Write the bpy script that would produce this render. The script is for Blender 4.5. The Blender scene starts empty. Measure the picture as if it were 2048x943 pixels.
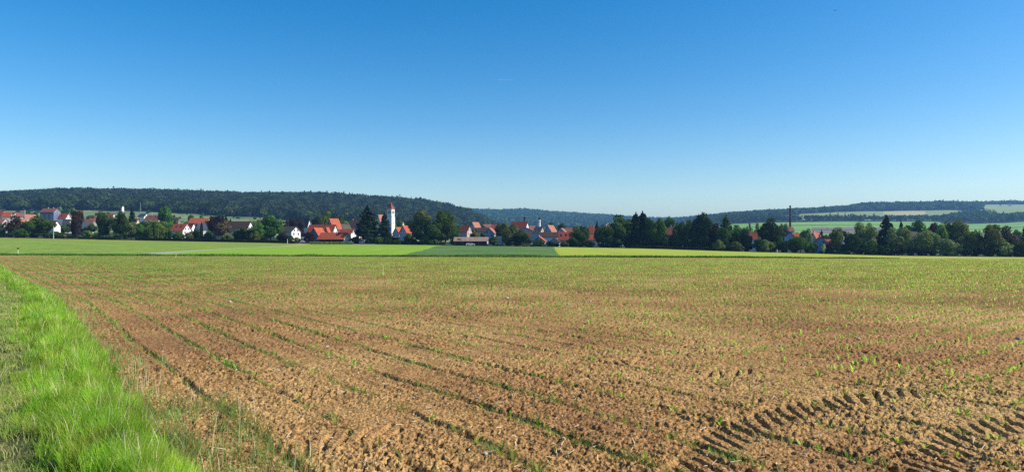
import bpy, math, random
import numpy as np
from math import radians as R, sin, cos, pi

SC = bpy.context.scene
COL = SC.collection
rnd = random.Random(7)
rs = np.random.RandomState(11)

# ------------------------------------------------------------------ camera, sky, sun
FP, HY, CX = 1334.0, 478.0, 1024.0        # focal length and horizon in photo pixels
CAMZ = 1.7
cam = bpy.data.cameras.new('camera'); camo = bpy.data.objects.new('camera', cam); COL.objects.link(camo)
camo.location = (0, 0, CAMZ); camo.rotation_euler = (R(90), 0, 0)
cam.sensor_width = 36.0; cam.lens = FP / 2048 * 36.0
cam.shift_y = (HY - 471.5) / 2048
cam.clip_start = 0.1; cam.clip_end = 60000
SC.camera = camo
SUN_AZ, SUN_EL = 96.0, 38.0
SC.world = bpy.data.worlds.new('World'); SC.world.use_nodes = True
wn = SC.world.node_tree.nodes; wl = SC.world.node_tree.links
sky = wn.new('ShaderNodeTexSky'); sky.sky_type = 'NISHITA'; sky.sun_disc = False
sky.sun_elevation = R(SUN_EL); sky.sun_rotation = R(SUN_AZ)
sky.air_density = 1.0; sky.dust_density = 0.9; sky.ozone_density = 2.0; sky.altitude = 400
hs = wn.new('ShaderNodeHueSaturation'); hs.inputs['Saturation'].default_value = 1.52; hs.inputs['Hue'].default_value = .499
wl.new(sky.outputs[0], hs.inputs['Color']); wl.new(hs.outputs[0], wn['Background'].inputs[0])
wn['Background'].inputs[1].default_value = 0.114
sl = bpy.data.lights.new('sun', 'SUN'); sl.energy = 4.9; sl.angle = R(0.5); sl.color = (1.0, 0.93, 0.82)
slo = bpy.data.objects.new('sun', sl); COL.objects.link(slo); slo.location = (60, 20, 60)
slo.rotation_euler = (R(90 - SUN_EL), 0, R(180 - SUN_AZ))
SC.view_settings.view_transform = 'Standard'; SC.view_settings.look = 'None'
SC.view_settings.exposure = 0.5; SC.view_settings.gamma = 1.0
SC.cycles.max_bounces = 6; SC.cycles.diffuse_bounces = 3; SC.cycles.transparent_max_bounces = 4
SC.cycles.volume_bounces = 0; SC.cycles.use_denoising = False; SC.cycles.denoiser = 'OPENIMAGEDENOISE'; SC.cycles.denoising_input_passes = 'RGB_ALBEDO_NORMAL'
SC.cycles.sample_clamp_indirect = 5

# ------------------------------------------------------------------ helpers
def mesh_np(name, verts, faces, mats=(), smooth=False, midx=None, cols=None):
    """faces: int array (n,k) of equal sized polygons"""
    me = bpy.data.meshes.new(name)
    verts = np.asarray(verts, dtype=np.float32); faces = np.asarray(faces, dtype=np.int32)
    n, k = faces.shape
    me.vertices.add(len(verts)); me.vertices.foreach_set('co', verts.ravel())
    me.loops.add(n * k); me.loops.foreach_set('vertex_index', faces.ravel())
    me.polygons.add(n); me.polygons.foreach_set('loop_start', np.arange(0, n * k, k, dtype=np.int32))
    if midx is not None: me.polygons.foreach_set('material_index', np.asarray(midx, dtype=np.int32))
    if smooth: me.polygons.foreach_set('use_smooth', np.ones(n, dtype=bool))
    for m in mats: me.materials.append(m)
    me.update(calc_edges=True)
    if cols is not None:
        a = me.color_attributes.new('tint', 'FLOAT_COLOR', 'POINT')
        c = np.ones((len(verts), 4), dtype=np.float32); c[:, :3] = cols
        a.data.foreach_set('color', c.ravel())
    return me

class MB:
    def __init__(s): s.v = []; s.f = []
    def box(s, x0, x1, y0, y1, z0, z1):
        b = len(s.v)
        s.v += [(x0,y0,z0),(x1,y0,z0),(x1,y1,z0),(x0,y1,z0),(x0,y0,z1),(x1,y0,z1),(x1,y1,z1),(x0,y1,z1)]
        s.f += [tuple(b+i for i in q) for q in ((0,3,2,1),(4,5,6,7),(0,1,5,4),(1,2,6,5),(2,3,7,6),(3,0,4,7))]
    def poly(s, pts):
        b = len(s.v); s.v += list(pts); s.f.append(tuple(range(b, b + len(pts))))
    def prism(s, pts, off):
        """closed prism of polygon pts extruded by vector off"""
        n = len(pts); b = len(s.v)
        s.v += [tuple(p) for p in pts] + [tuple(p[i] + off[i] for i in range(3)) for p in pts]
        s.f.append(tuple(b + i for i in range(n))[::-1]); s.f.append(tuple(b + n + i for i in range(n)))
        for i in range(n):
            j = (i + 1) % n; s.f.append((b + i, b + j, b + n + j, b + n + i))
    def rings(s, rings, cap=True):
        """rings: list of (cx,cy,z,r) lofted, 10 sided"""
        n = 10; b = len(s.v)
        for (cx, cy, z, r) in rings:
            for i in range(n): s.v.append((cx + r*cos(2*pi*i/n), cy + r*sin(2*pi*i/n), z))
        for k in range(len(rings) - 1):
            for i in range(n):
                j = (i + 1) % n; s.f.append((b+k*n+i, b+k*n+j, b+(k+1)*n+j, b+(k+1)*n+i))
        if cap:
            s.f.append(tuple(b + i for i in range(n))[::-1]); s.f.append(tuple(b + (len(rings)-1)*n + i for i in range(n)))
    def mesh(s, name, mat):
        me = bpy.data.meshes.new(name); me.from_pydata(s.v, [], s.f); me.materials.append(mat); me.update(); return me

def obj(name, me, parent=None, loc=None, rot=None, scale=None):
    o = bpy.data.objects.new(name, me); COL.objects.link(o)
    if parent is not None: o.parent = parent
    if loc is not None: o.location = loc
    if rot is not None: o.rotation_euler = rot
    if scale is not None: o.scale = scale
    return o
def tag(o, label=None, cat=None, group=None, kind=None):
    if label: o['label'] = label
    if cat: o['category'] = cat
    if group: o['group'] = group
    if kind: o['kind'] = kind
    return o

# numpy value noise
_T = rs.rand(256, 256).astype(np.float32)
def vn(x, y):
    xi = np.floor(x).astype(np.int64); yi = np.floor(y).astype(np.int64)
    fx = x - xi; fy = y - yi; fx = fx*fx*(3-2*fx); fy = fy*fy*(3-2*fy)
    a = _T[xi & 255, yi & 255]; b = _T[(xi+1) & 255, yi & 255]; c = _T[xi & 255, (yi+1) & 255]; d = _T[(xi+1) & 255, (yi+1) & 255]
    return (a*(1-fx)+b*fx)*(1-fy) + (c*(1-fx)+d*fx)*fy
def fbm(x, y, o=3):
    r = 0; a = 1; t = 0
    for k in range(o):
        r = r + a*vn(x + 17.3*k, y + 9.1*k); t += a; a *= .5; x = x*2.03; y = y*2.03
    return r / t

# ------------------------------------------------------------------ materials
def nmat(name):
    m = bpy.data.materials.new(name); m.use_nodes = True
    nt = m.node_tree; b = nt.nodes['Principled BSDF']
    b.inputs['Specular IOR Level'].default_value = 0.2; b.inputs['Roughness'].default_value = .85
    return m, nt, nt.nodes, nt.links, b
KB = .70      # base colours are given for a brighter exposure; this brings them to real-world values
def noise_mat(name, stops, scale=1.0, detail=4, rough=.85, bump=0, stretch=(1,1,1), rot=0, coord='Object', scale2=None, amt2=.35, spec=.2):
    m, nt, n, l, b = nmat(name)
    b.inputs['Roughness'].default_value = rough; b.inputs['Specular IOR Level'].default_value = spec
    tc = n.new('ShaderNodeTexCoord'); mp = n.new('ShaderNodeMapping'); mp.inputs['Scale'].default_value = stretch; mp.inputs['Rotation'].default_value = (0, 0, rot)
    l.new(tc.outputs[coord], mp.inputs[0])
    t = n.new('ShaderNodeTexNoise'); t.inputs['Scale'].default_value = scale; t.inputs['Detail'].default_value = detail
    l.new(mp.outputs[0], t.inputs['Vector'])
    cr = n.new('ShaderNodeValToRGB'); e = cr.color_ramp.elements
    while len(e) < len(stops): e.new(.5)
    for i, (p, c) in enumerate(stops): e[i].position = p; e[i].color = (c[0]*KB, c[1]*KB, c[2]*KB, 1)
    l.new(t.outputs[0], cr.inputs[0]); out = cr.outputs[0]
    if scale2:
        t2 = n.new('ShaderNodeTexNoise'); t2.inputs['Scale'].default_value = scale2; t2.inputs['Detail'].default_value = 3
        l.new(mp.outputs[0], t2.inputs['Vector'])
        r2 = n.new('ShaderNodeMapRange'); r2.inputs['From Min'].default_value = .3; r2.inputs['From Max'].default_value = .7
        r2.inputs['To Min'].default_value = 1 - amt2; r2.inputs['To Max'].default_value = 1 + amt2
        l.new(t2.outputs[0], r2.inputs[0])
        mx = n.new('ShaderNodeVectorMath'); mx.operation = 'SCALE'
        l.new(out, mx.inputs[0]); l.new(r2.outputs[0], mx.inputs['Scale']); out = mx.outputs[0]
    l.new(out, b.inputs['Base Color'])
    if bump:
        bp = n.new('ShaderNodeBump'); bp.inputs['Strength'].default_value = 1; bp.inputs['Distance'].default_value = bump
        l.new(t.outputs[0], bp.inputs['Height']); l.new(bp.outputs[0], b.inputs['Normal'])
    return m
def flat_mat(name, c, rough=.8, var=.12, scale=.6, spec=.2):
    return noise_mat(name, [(.3, tuple(x*(1-var) for x in c)), (.7, tuple(min(1, x*(1+var)) for x in c))], scale=scale, rough=rough, spec=spec)
def leaf_mat(name, c, trans=.35, var=.35, nscale=.35, hue=.02, tcol=None, rough=.7, c2=None, n2=6.):
    """leaf surface: diffuse + translucent, varied in clumps and from tree to tree"""
    m = bpy.data.materials.new(name); m.use_nodes = True; nt = m.node_tree; n = nt.nodes; l = nt.links
    n.remove(n['Principled BSDF']); out = n['Material Output']
    g = n.new('ShaderNodeNewGeometry'); t = n.new('ShaderNodeTexNoise'); t.inputs['Scale'].default_value = nscale; t.inputs['Detail'].default_value = 3
    l.new(g.outputs['Position'], t.inputs['Vector'])
    oi = n.new('ShaderNodeObjectInfo')
    mr = n.new('ShaderNodeMapRange'); mr.inputs['From Min'].default_value = .3; mr.inputs['From Max'].default_value = .7
    mr.inputs['To Min'].default_value = 1 - var; mr.inputs['To Max'].default_value = 1 + var; l.new(t.outputs[0], mr.inputs[0])
    mo = n.new('ShaderNodeMapRange'); mo.inputs['To Min'].default_value = .68; mo.inputs['To Max'].default_value = 1.4; l.new(oi.outputs['Random'], mo.inputs[0])
    mh = n.new('ShaderNodeMapRange'); mh.inputs['To Min'].default_value = .5 - hue; mh.inputs['To Max'].default_value = .5 + hue; l.new(oi.outputs['Random'], mh.inputs[0])
    mul = n.new('ShaderNodeMath'); mul.operation = 'MULTIPLY'; l.new(mr.outputs[0], mul.inputs[0]); l.new(mo.outputs[0], mul.inputs[1])
    h = n.new('ShaderNodeHueSaturation'); h.inputs['Color'].default_value = (*c, 1); l.new(mh.outputs[0], h.inputs['Hue']); l.new(mul.outputs[0], h.inputs['Value'])
    d = n.new('ShaderNodeBsdfDiffuse'); l.new(h.outputs[0], d.inputs[0])
    tr = n.new('ShaderNodeBsdfTranslucent')
    tc = tcol or (c[0]*1.5, c[1]*1.5, c[2]*.6); c = tuple(v*KB for v in c); tc = tuple(v*KB*1.1 for v in tc); c2 = c2 and tuple(v*KB for v in c2)
    h2 = n.new('ShaderNodeHueSaturation'); h2.inputs['Color'].default_value = (*tc, 1); l.new(mh.outputs[0], h2.inputs['Hue']); l.new(mul.outputs[0], h2.inputs['Value'])
    l.new(h2.outputs[0], tr.inputs[0])
    if c2:
        t2 = n.new('ShaderNodeTexNoise'); t2.inputs['Scale'].default_value = n2; t2.inputs['Detail'].default_value = 2; l.new(g.outputs['Position'], t2.inputs['Vector'])
        r2 = n.new('ShaderNodeMapRange'); r2.inputs['From Min'].default_value = .42; r2.inputs['From Max'].default_value = .62; l.new(t2.outputs[0], r2.inputs[0])
        for (hh, ca, cb) in ((h, c, c2), (h2, tc, (c2[0]*1.6, c2[1]*1.4, c2[2]))):
            mc = n.new('ShaderNodeMixRGB'); mc.inputs[1].default_value = (*ca, 1); mc.inputs[2].default_value = (*cb, 1); l.new(r2.outputs[0], mc.inputs[0]); l.new(mc.outputs[0], hh.inputs['Color'])
    mx = n.new('ShaderNodeMixShader'); mx.inputs[0].default_value = trans; l.new(d.outputs[0], mx.inputs[1]); l.new(tr.outputs[0], mx.inputs[2])
    l.new(mx.outputs[0], out.inputs[0]); return m

M = {}
M['leaf'] = leaf_mat('leaf_green', (.060, .118, .022))
M['leaf_light'] = leaf_mat('leaf_light', (.13, .20, .04))
M['leaf_olive'] = leaf_mat('leaf_olive', (.105, .128, .042))
M['leaf_grey'] = leaf_mat('leaf_grey_green', (.15, .19, .08))
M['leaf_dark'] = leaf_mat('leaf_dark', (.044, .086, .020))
M['needle'] = leaf_mat('needle', (.018, .032, .014), trans=.12)
M['copper'] = leaf_mat('copper_leaf', (.032, .020, .018), trans=.25, tcol=(.07, .02, .02))
M['bare'] = leaf_mat('twig', (.085, .065, .040), trans=.15)
M['blossom'] = leaf_mat('blossom', (.32, .34, .17), trans=.3)
M['hedge'] = leaf_mat('hedge_leaf', (.020, .040, .012), trans=.2)
M['forest'] = leaf_mat('forest_leaf', (.034, .072, .018), trans=.2, var=.7, nscale=.05, c2=(.070, .115, .026), n2=.05)  # paler second colour paints sunlit clumps into the canopy
M['bark'] = noise_mat('bark', [(.3, (.05, .04, .03)), (.7, (.13, .10, .075))], scale=3)
M['grass'] = leaf_mat('grass_blade', (.24, .43, .045), trans=.52, var=.55, nscale=3.2, tcol=(.60, .90, .06), c2=(.46, .56, .09), n2=4.)
M['grass_short'] = leaf_mat('grass_short', (.36, .50, .11), trans=.45, var=.35, nscale=2.5, tcol=(.60, .80, .13), c2=(.58, .56, .22), n2=2.)
M['verge'] = leaf_mat('verge_blade', (.075, .15, .03), trans=.3, var=.3, nscale=.4)
M['straw'] = leaf_mat('straw', (.80, .70, .48), trans=.3, var=.3, nscale=3)
M['maize'] = leaf_mat('maize_leaf', (.22, .38, .06), trans=.55, var=.3, nscale=.8, tcol=(.50, .70, .08), c2=(.34, .36, .14), n2=5.)
M['weed'] = leaf_mat('weed_leaf', (.28, .46, .14), trans=.5, var=.4, nscale=1.3, tcol=(.46,.66,.14), c2=(.38, .42, .14), n2=4.)
M['weed2'] = leaf_mat('field_weed', (.12, .27, .05), trans=.45, var=.4, nscale=.6, tcol=(.28, .55, .07), c2=(.28, .36, .08), n2=1.)
M['stone'] = noise_mat('stone', [(.3, (.42, .36, .28)), (.7, (.75, .68, .58))], scale=20)

# ------------------------------------------------------------------ terrain
# ground height along the view, described at columns by (distance, row) pairs and read back as heights in metres
TAB = {
 -1500: [(500,466),(700,448),(850,438),(1000,430),(1250,417),(1500,402),(1700,398),(2200,420),(3500,452),(6000,460)],
 -500: [(500,462),(700,444),(850,434),(1000,424),(1250,413),(1500,400),(1700,396),(2200,420),(3500,452),(6000,460)],
 0:    [(500,461),(700,443),(850,433),(1000,421),(1250,408),(1500,397),(1700,394),(2200,420),(3500,452),(6000,460)],
 150:  [(500,462),(700,445),(850,434),(1000,420),(1250,405),(1500,389),(1700,390),(2200,420),(3500,452),(6000,460)],
 300:  [(500,465),(700,448),(850,437),(1000,424),(1250,408),(1500,391),(1700,392),(2200,420),(3500,452),(6000,460)],
 500:  [(500,471),(700,457),(850,447),(1000,436),(1250,417),(1500,398),(1700,397),(2200,425),(3500,440),(6000,460)],
 650:  [(500,476),(700,464),(850,456),(1000,446),(1250,424),(1500,398),(1700,399),(2200,425),(3500,430),(6000,460)],
 760:  [(500,480),(700,472),(850,464),(1000,454),(1250,431),(1500,405),(1700,406),(2200,428),(3500,424),(6000,460)],
 830:  [(500,482),(700,475),(850,469),(1000,461),(1250,438),(1500,410),(1700,411),(2200,430),(3500,422),(6000,460)],
 880:  [(500,483),(700,478),(850,473),(1000,466),(1250,445),(1500,417),(1700,418),(2200,440),(3500,421),(6000,460)],
 930:  [(500,484),(700,481),(850,477),(1000,472),(1250,454),(1500,429),(1700,430),(2200,450),(3500,421),(6000,460)],
 960:  [(500,485),(700,482),(850,480),(1000,475),(1250,462),(1500,443),(1700,444),(2200,458),(3500,423),(6000,460)],
 1000: [(500,486),(700,484),(850,482),(1000,479),(1250,472),(1500,462),(1700,460),(2200,460),(3500,424),(6000,460)],
 1050: [(500,487),(700,486),(850,484),(1000,482),(1250,479),(1500,475),(1700,470),(2200,463),(3500,422),(6000,460)],
 1100: [(500,488),(700,486),(850,484),(1000,482),(1250,479),(1500,475),(1700,472),(2200,465),(3500,427),(6000,460)],
 1200: [(500,489),(700,487),(850,484),(1000,482),(1250,479),(1500,475),(1700,472),(2200,466),(3500,433),(6000,460)],
 1300: [(500,490),(700,487),(850,484),(1000,481),(1250,477),(1500,473),(1700,470),(2200,464),(3500,440),(6000,460)],
 1400: [(500,490),(700,483),(850,478),(1000,474),(1250,466),(1480,457),(1700,450),(2000,441),(2300,438),(3500,441),(6000,460)],
 1470: [(500,491),(700,484),(850,478),(1000,471),(1250,458),(1400,447),(1700,437),(2000,433),(2300,431),(3500,441),(6000,460)],
 1540: [(500,493),(700,485),(850,478),(1000,470),(1250,454),(1400,444),(1700,436),(2000,428),(2300,427),(3500,441),(6000,460)],
 1610: [(500,494),(700,485),(850,478),(1000,469),(1250,453),(1400,443),(1700,435),(2000,425),(2300,424),(3500,441),(6000,460)],
 1680: [(500,496),(700,486),(850,478),(1000,468),(1250,453),(1400,443),(1700,434),(2000,423),(2300,419),(3500,441),(6000,460)],
 1740: [(500,498),(700,487),(850,479),(1000,468),(1250,453),(1400,443),(1700,434),(2000,422),(2300,411),(3500,441),(6000,460)],
 1830: [(500,500),(700,488),(850,480),(1000,468),(1250,453),(1400,443),(1700,434),(2000,421),(2300,410),(3500,441),(6000,460)],
 1900: [(500,501),(700,489),(850,480),(1000,468),(1250,453),(1400,444),(1700,434),(2000,420),(2300,408),(3500,441),(6000,460)],
 1950: [(500,501),(700,489),(850,480),(1000,467),(1250,451),(1400,445),(1700,432),(2000,421),(2300,411),(2700,409),(3500,441),(6000,460)],
 2000: [(500,502),(700,489),(850,480),(1000,466),(1250,449),(1400,444),(1700,431),(2000,423),(2300,415),(2700,408),(3500,441),(6000,460)],
 2050: [(500,502),(700,489),(850,479),(1000,464),(1250,447),(1400,441),(1700,430),(2000,423),(2300,415),(2700,408),(3500,441),(6000,460)],
 2500: [(500,500),(700,485),(850,475),(1000,462),(1250,447),(1400,441),(1700,430),(2000,423),(2300,415),(2700,408),(3500,441),(6000,460)],
 3600: [(500,495),(700,485),(850,475),(1000,466),(1250,452),(1400,446),(1700,436),(2000,430),(2300,420),(2700,414),(3500,441),(6000,460)],
}
FRONT = [(-1500, 470), (0, 475), (140, 478), (256, 480), (512, 485), (600, 487.5), (740, 488), (900, 490.5), (1080, 493), (1280, 496.5), (1500, 503.5), (1780, 511), (2048, 514), (2600, 516), (3600, 516)]
fx_, fy_ = np.array([a for a, b in FRONT], float), np.array([b for a, b in FRONT], float)
def dfront(px): return np.interp(px, [0, 1024, 1500, 2048], [330., 300., 270., 230.])
TC = np.array(sorted(TAB), float)
YS = np.concatenate([np.linspace(200, 1000, 81)[:-1], np.linspace(1000, 6000, 201)])
TZ = np.zeros((len(TC), len(YS)))
for i, c in enumerate(TC):
    ds = [float(dfront(c))] + [a for a, b in TAB[c]]
    rows = [float(np.interp(c, fx_, fy_))] + [b for a, b in TAB[c]]
    zs = [CAMZ - (r - HY) / FP * d for r, d in zip(rows, ds)]
    TZ[i] = np.interp(YS, ds, zs)
def yedge(m): return 100.6 / (1 + .2025*m)
def ground(X, Y):
    X = np.asarray(X, float); Y = np.asarray(Y, float)
    Yc = np.maximum(Y, 1.0); px = np.clip(CX + FP*X/Yc, -1490, 3590); m = X/Yc
    near = -0.01*Y
    ye = np.clip(100.6/(1+.2025*m), 60, 160); df = dfront(px)
    zf = CAMZ - (np.interp(px, fx_, fy_) - HY)/FP*df
    w = np.clip((Y - ye)/(df - ye), 0, 1)
    mid = (-0.01*ye)*(1-w) + zf*w
    ci = np.clip(np.searchsorted(TC, px) - 1, 0, len(TC)-2); t = (px - TC[ci])/(TC[ci+1]-TC[ci]); t = t*t*(3-2*t)*.5 + t*.5
    yi = np.clip(np.searchsorted(YS, Y) - 1, 0, len(YS)-2); u = np.clip((Y - YS[yi])/(YS[yi+1]-YS[yi]), 0, 1)
    far = (TZ[ci, yi]*(1-u) + TZ[ci, yi+1]*u)*(1-t) + (TZ[ci+1, yi]*(1-u) + TZ[ci+1, yi+1]*u)*t
    return np.where(Y < ye, near, np.where(Y < df, mid, far))
def gz(x, y): return float(ground(x, y))
def W(px, d, row=None):
    """world point at photo column px and distance d; on the ground if no row is given"""
    x = (px - CX)/FP*d
    return (x, d, gz(x, d) if row is None else CAMZ - (row - HY)/FP*d)

# strip / row coordinates: s along the grass edge, t away from it into the field
E0 = np.array([-2.54, 5.02]); U = np.array([-.5948, .8039]); NV = np.array([.8039, .5948])
def bend(s): return .047*np.maximum(0, s - 17) * np.clip((s - 17)/8, 0, 1)      # the edge swings gently to the left far away
def st(X, Y):
    dx = X - E0[0]; dy = Y - E0[1]; s = dx*U[0] + dy*U[1]; return s, dx*NV[0] + dy*NV[1] + bend(s)
def xy(s, t): t = t - bend(s); return E0[0] + s*U[0] + t*NV[0], E0[1] + s*U[1] + t*NV[1]
def gpt(px, row):                      # photo position -> point on the near field
    d = CAMZ/((row - HY)/FP - .01); return ((px - CX)/FP*d, d)

# tractor lug tracks: polylines on the near field
TRACKS = [
 [(1380,960),(1414,924),(1429,887),(1473,855),(1509,840),(1560,825),(1611,811),(1647,804),(1684,796),(1727,789),(1771,785),(1836,778)],
 [(1880,960),(1869,916),(1905,880),(1927,865),(1982,851),(2040,836),(2110,822)],
 [(1228,724),(1260,718),(1300,716),(1350,728),(1407,746),(1453,742),(1509,738)],
 [(960,664),(985,668),(1010,672)],
 [(1180,672),(1215,676),(1250,684)],
 [(1630,850),(1680,860),(1720,872)],
 [(560,905),(640,880),(720,862),(800,850)],
]
def lugs(X, Y):
    h = np.zeros_like(X)
    for k, tr in enumerate(TRACKS):
        P = [gpt(*p) for p in tr]; acc = 0
        for (a, b) in zip(P[:-1], P[1:]):
            dx, dy = b[0]-a[0], b[1]-a[1]; L = math.hypot(dx, dy); ux, uy = dx/L, dy/L
            sx = (X-a[0])*ux + (Y-a[1])*uy; tx = -(X-a[0])*uy + (Y-a[1])*ux
            ins = (sx >= 0) & (sx < L) & (np.abs(tx) < .24)
            ph = (acc + sx - .9*tx)/.205 + .12*np.sin(acc*9 + k)
            bar = np.clip((np.sin(2*pi*ph) - .15)*2.2, 0, 1)*np.clip((.24-np.abs(tx))*9, 0, 1)*(.65 + .6*vn(X*2.2, Y*2.2))
            h = np.where(ins, -(.046 if k < 3 else .035)*bar + .004, h); acc += L
    return h

def micro(X, Y):
    s, t = st(X, Y)
    wob = (vn(s*.35, t*.35) - .5)*.12
    zone = np.clip((t - 8.5 - 3*(vn(s*.2, t*.1)-.5))*1.2, 0, 1)     # headland rows turn into the main rows
    r1 = np.cos(2*pi*(t + wob)/.75); r2 = np.cos(2*pi*(s + wob)/.75)
    row = r1*(1-zone) + r2*zone*.8
    gp = np.clip(2.2*vn(s*.9, np.round(t/.75)*3.1 + s*.05) - .35, .12, 1.1)*np.clip(.5 + vn(s*6, t*6), 0, 1.2)
    groove = -np.clip(row - .84, 0, 1)*.27*gp*(1 - .55*zone) + np.clip(row - .1, 0, .5)*.02*(1-zone) - np.clip(np.cos(2*pi*(t + wob)/.75 + pi) - .85, 0, 1)*.11*np.clip(2*vn(s*1.3 + 9, t*2.1) - .6, 0, 1)*(1-zone)
    big = (fbm(X*2.1, Y*2.1, 2) - .5)*.028
    c1 = fbm(X*24, Y*24, 2); c2 = vn(X*43 + 5, Y*43); c3 = vn(X*85, Y*85 + 9); cm = .45 + 1.1*np.clip(fbm(X*.9 + 4, Y*.9, 2)*1.8 - .4, 0, 1)
    pit = np.clip(.34 - vn(X*21 + 3, Y*21), 0, 1)*.19*(.25 + vn(X*1.3, Y*1.3))
    clod = (np.clip(c1 - .45, 0, 1)*.050 + np.abs(c2 - .5)*.028)*cm + c3*.016 - pit*cm*.8
    lg = lugs(X, Y); soft = np.where(lg != 0, .45, 1.0)
    return groove + big + clod*soft + lg - .03

def region_near(X, Y): return st(X, Y)[1] < 0

SOIL = None
def soil_material():
    m, nt, n, l, b = nmat('soil')
    tc = n.new('ShaderNodeTexCoord')
    def noise(scale, detail=4):
        t = n.new('ShaderNodeTexNoise'); t.inputs['Scale'].default_value = scale; t.inputs['Detail'].default_value = detail; l.new(tc.outputs['Object'], t.inputs['Vector']); return t.outputs[0]
    def ramp(src, stops):
        cr = n.new('ShaderNodeValToRGB'); e = cr.color_ramp.elements
        while len(e) < len(stops): e.new(.5)
        for i, (p, c) in enumerate(stops): e[i].position = p; e[i].color = (*c, 1)
        l.new(src, cr.inputs[0]); return cr.outputs[0]
    base = ramp(noise(.22, 5), [(.36, (.40, .268, .112)), (.5, (.335, .202, .085)), (.64, (.255, .142, .066))])
    fine = ramp(noise(38, 3), [(.36, (.38, .33, .30)), (.5, (1, 1, 1)), (.66, (1.4, 1.36, 1.25))])  # dark flecks put the shade of small pits into the soil colour
    mid = ramp(noise(4.5, 4), [(.3, (.78, .74, .70)), (.6, (1.08, 1.05, 1.0))])
    def mul(a, c):
        v = n.new('ShaderNodeVectorMath'); v.operation = 'MULTIPLY'; l.new(a, v.inputs[0]); l.new(c, v.inputs[1]); return v.outputs[0]
    l.new(mul(mul(base, fine), mid), b.inputs['Base Color'])
    bp = n.new('ShaderNodeBump'); bp.inputs['Distance'].default_value = .02; bp.inputs['Strength'].default_value = .9
    l.new(noise(45, 4), bp.inputs['Height']); l.new(bp.outputs[0], b.inputs['Normal'])
    b.inputs['Roughness'].default_value = .95; b.inputs['Specular IOR Level'].default_value = .08
    return m
M['soil'] = soil_material()
M['turf'] = noise_mat('turf', [(.35, (.035, .05, .015)), (.52, (.09, .11, .035)), (.68, (.30, .24, .12))], scale=2.2, detail=8, scale2=30, amt2=.5)

def grid_faces(nr, nc):
    a = (np.arange(nr-1)[:, None]*nc + np.arange(nc-1)[None, :]).ravel()
    return np.stack([a, a+1, a+nc+1, a+nc], 1)
def sub_mesh(name, V, F, mat, smooth=True):
    used = np.unique(F); mp = np.full(len(V), -1, np.int64); mp[used] = np.arange(len(used))
    return mesh_np(name, V[used], mp[F], [mat], smooth)

def build_near():
    cols = np.concatenate([np.arange(-1500, -60, 14.), np.arange(-60, 2110, 1.9), np.arange(2110, 3560, 14.)])
    m = (cols - CX)/FP; ye = yedge(m); nr = 800
    q = np.linspace(0, 1, nr)[:, None]
    inv = (1/3.0)*(1-q) + (1/ye)[None, :]*q
    Y = 1/inv; X = Y*m[None, :]
    Z = -.01*Y + micro(X, Y)*np.clip((ye[None, :] - Y)/3, 0, 1)
    s, t = st(X, Y)
    bank = np.clip(-t*3, 0, 1); Z = Z*(1-bank) + bank*(-.01*Y + .05 + .05*fbm(X*1.5, Y*1.5, 3) + .03*fbm(X*22, Y*22, 2))
    V = np.stack([X, Y, Z], -1).reshape(-1, 3); F = grid_faces(nr, len(cols))
    C = V[F].mean(1); b = region_near(C[:, 0], C[:, 1] + 0*C[:, 0])
    tag(obj('ploughed_field', sub_mesh('ploughed_field', V, F[~b], M['soil'], False)), 'bare reddish brown field soil with drilled rows and tyre lug tracks', kind='structure')
    tag(obj('grass_bank', sub_mesh('grass_bank', V, F[b], M['turf'])), 'grassy bank running along the field edge', kind='structure')
build_near()
def near_z(X, Y):
    s, t = st(X, Y); bank = np.clip(-t*3, 0, 1)
    return -.01*Y + micro(X, Y)*(1-bank) + bank*(.05 + .05*fbm(X*1.5, Y*1.5, 3) + .02*fbm(X*22, Y*22, 2))

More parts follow.
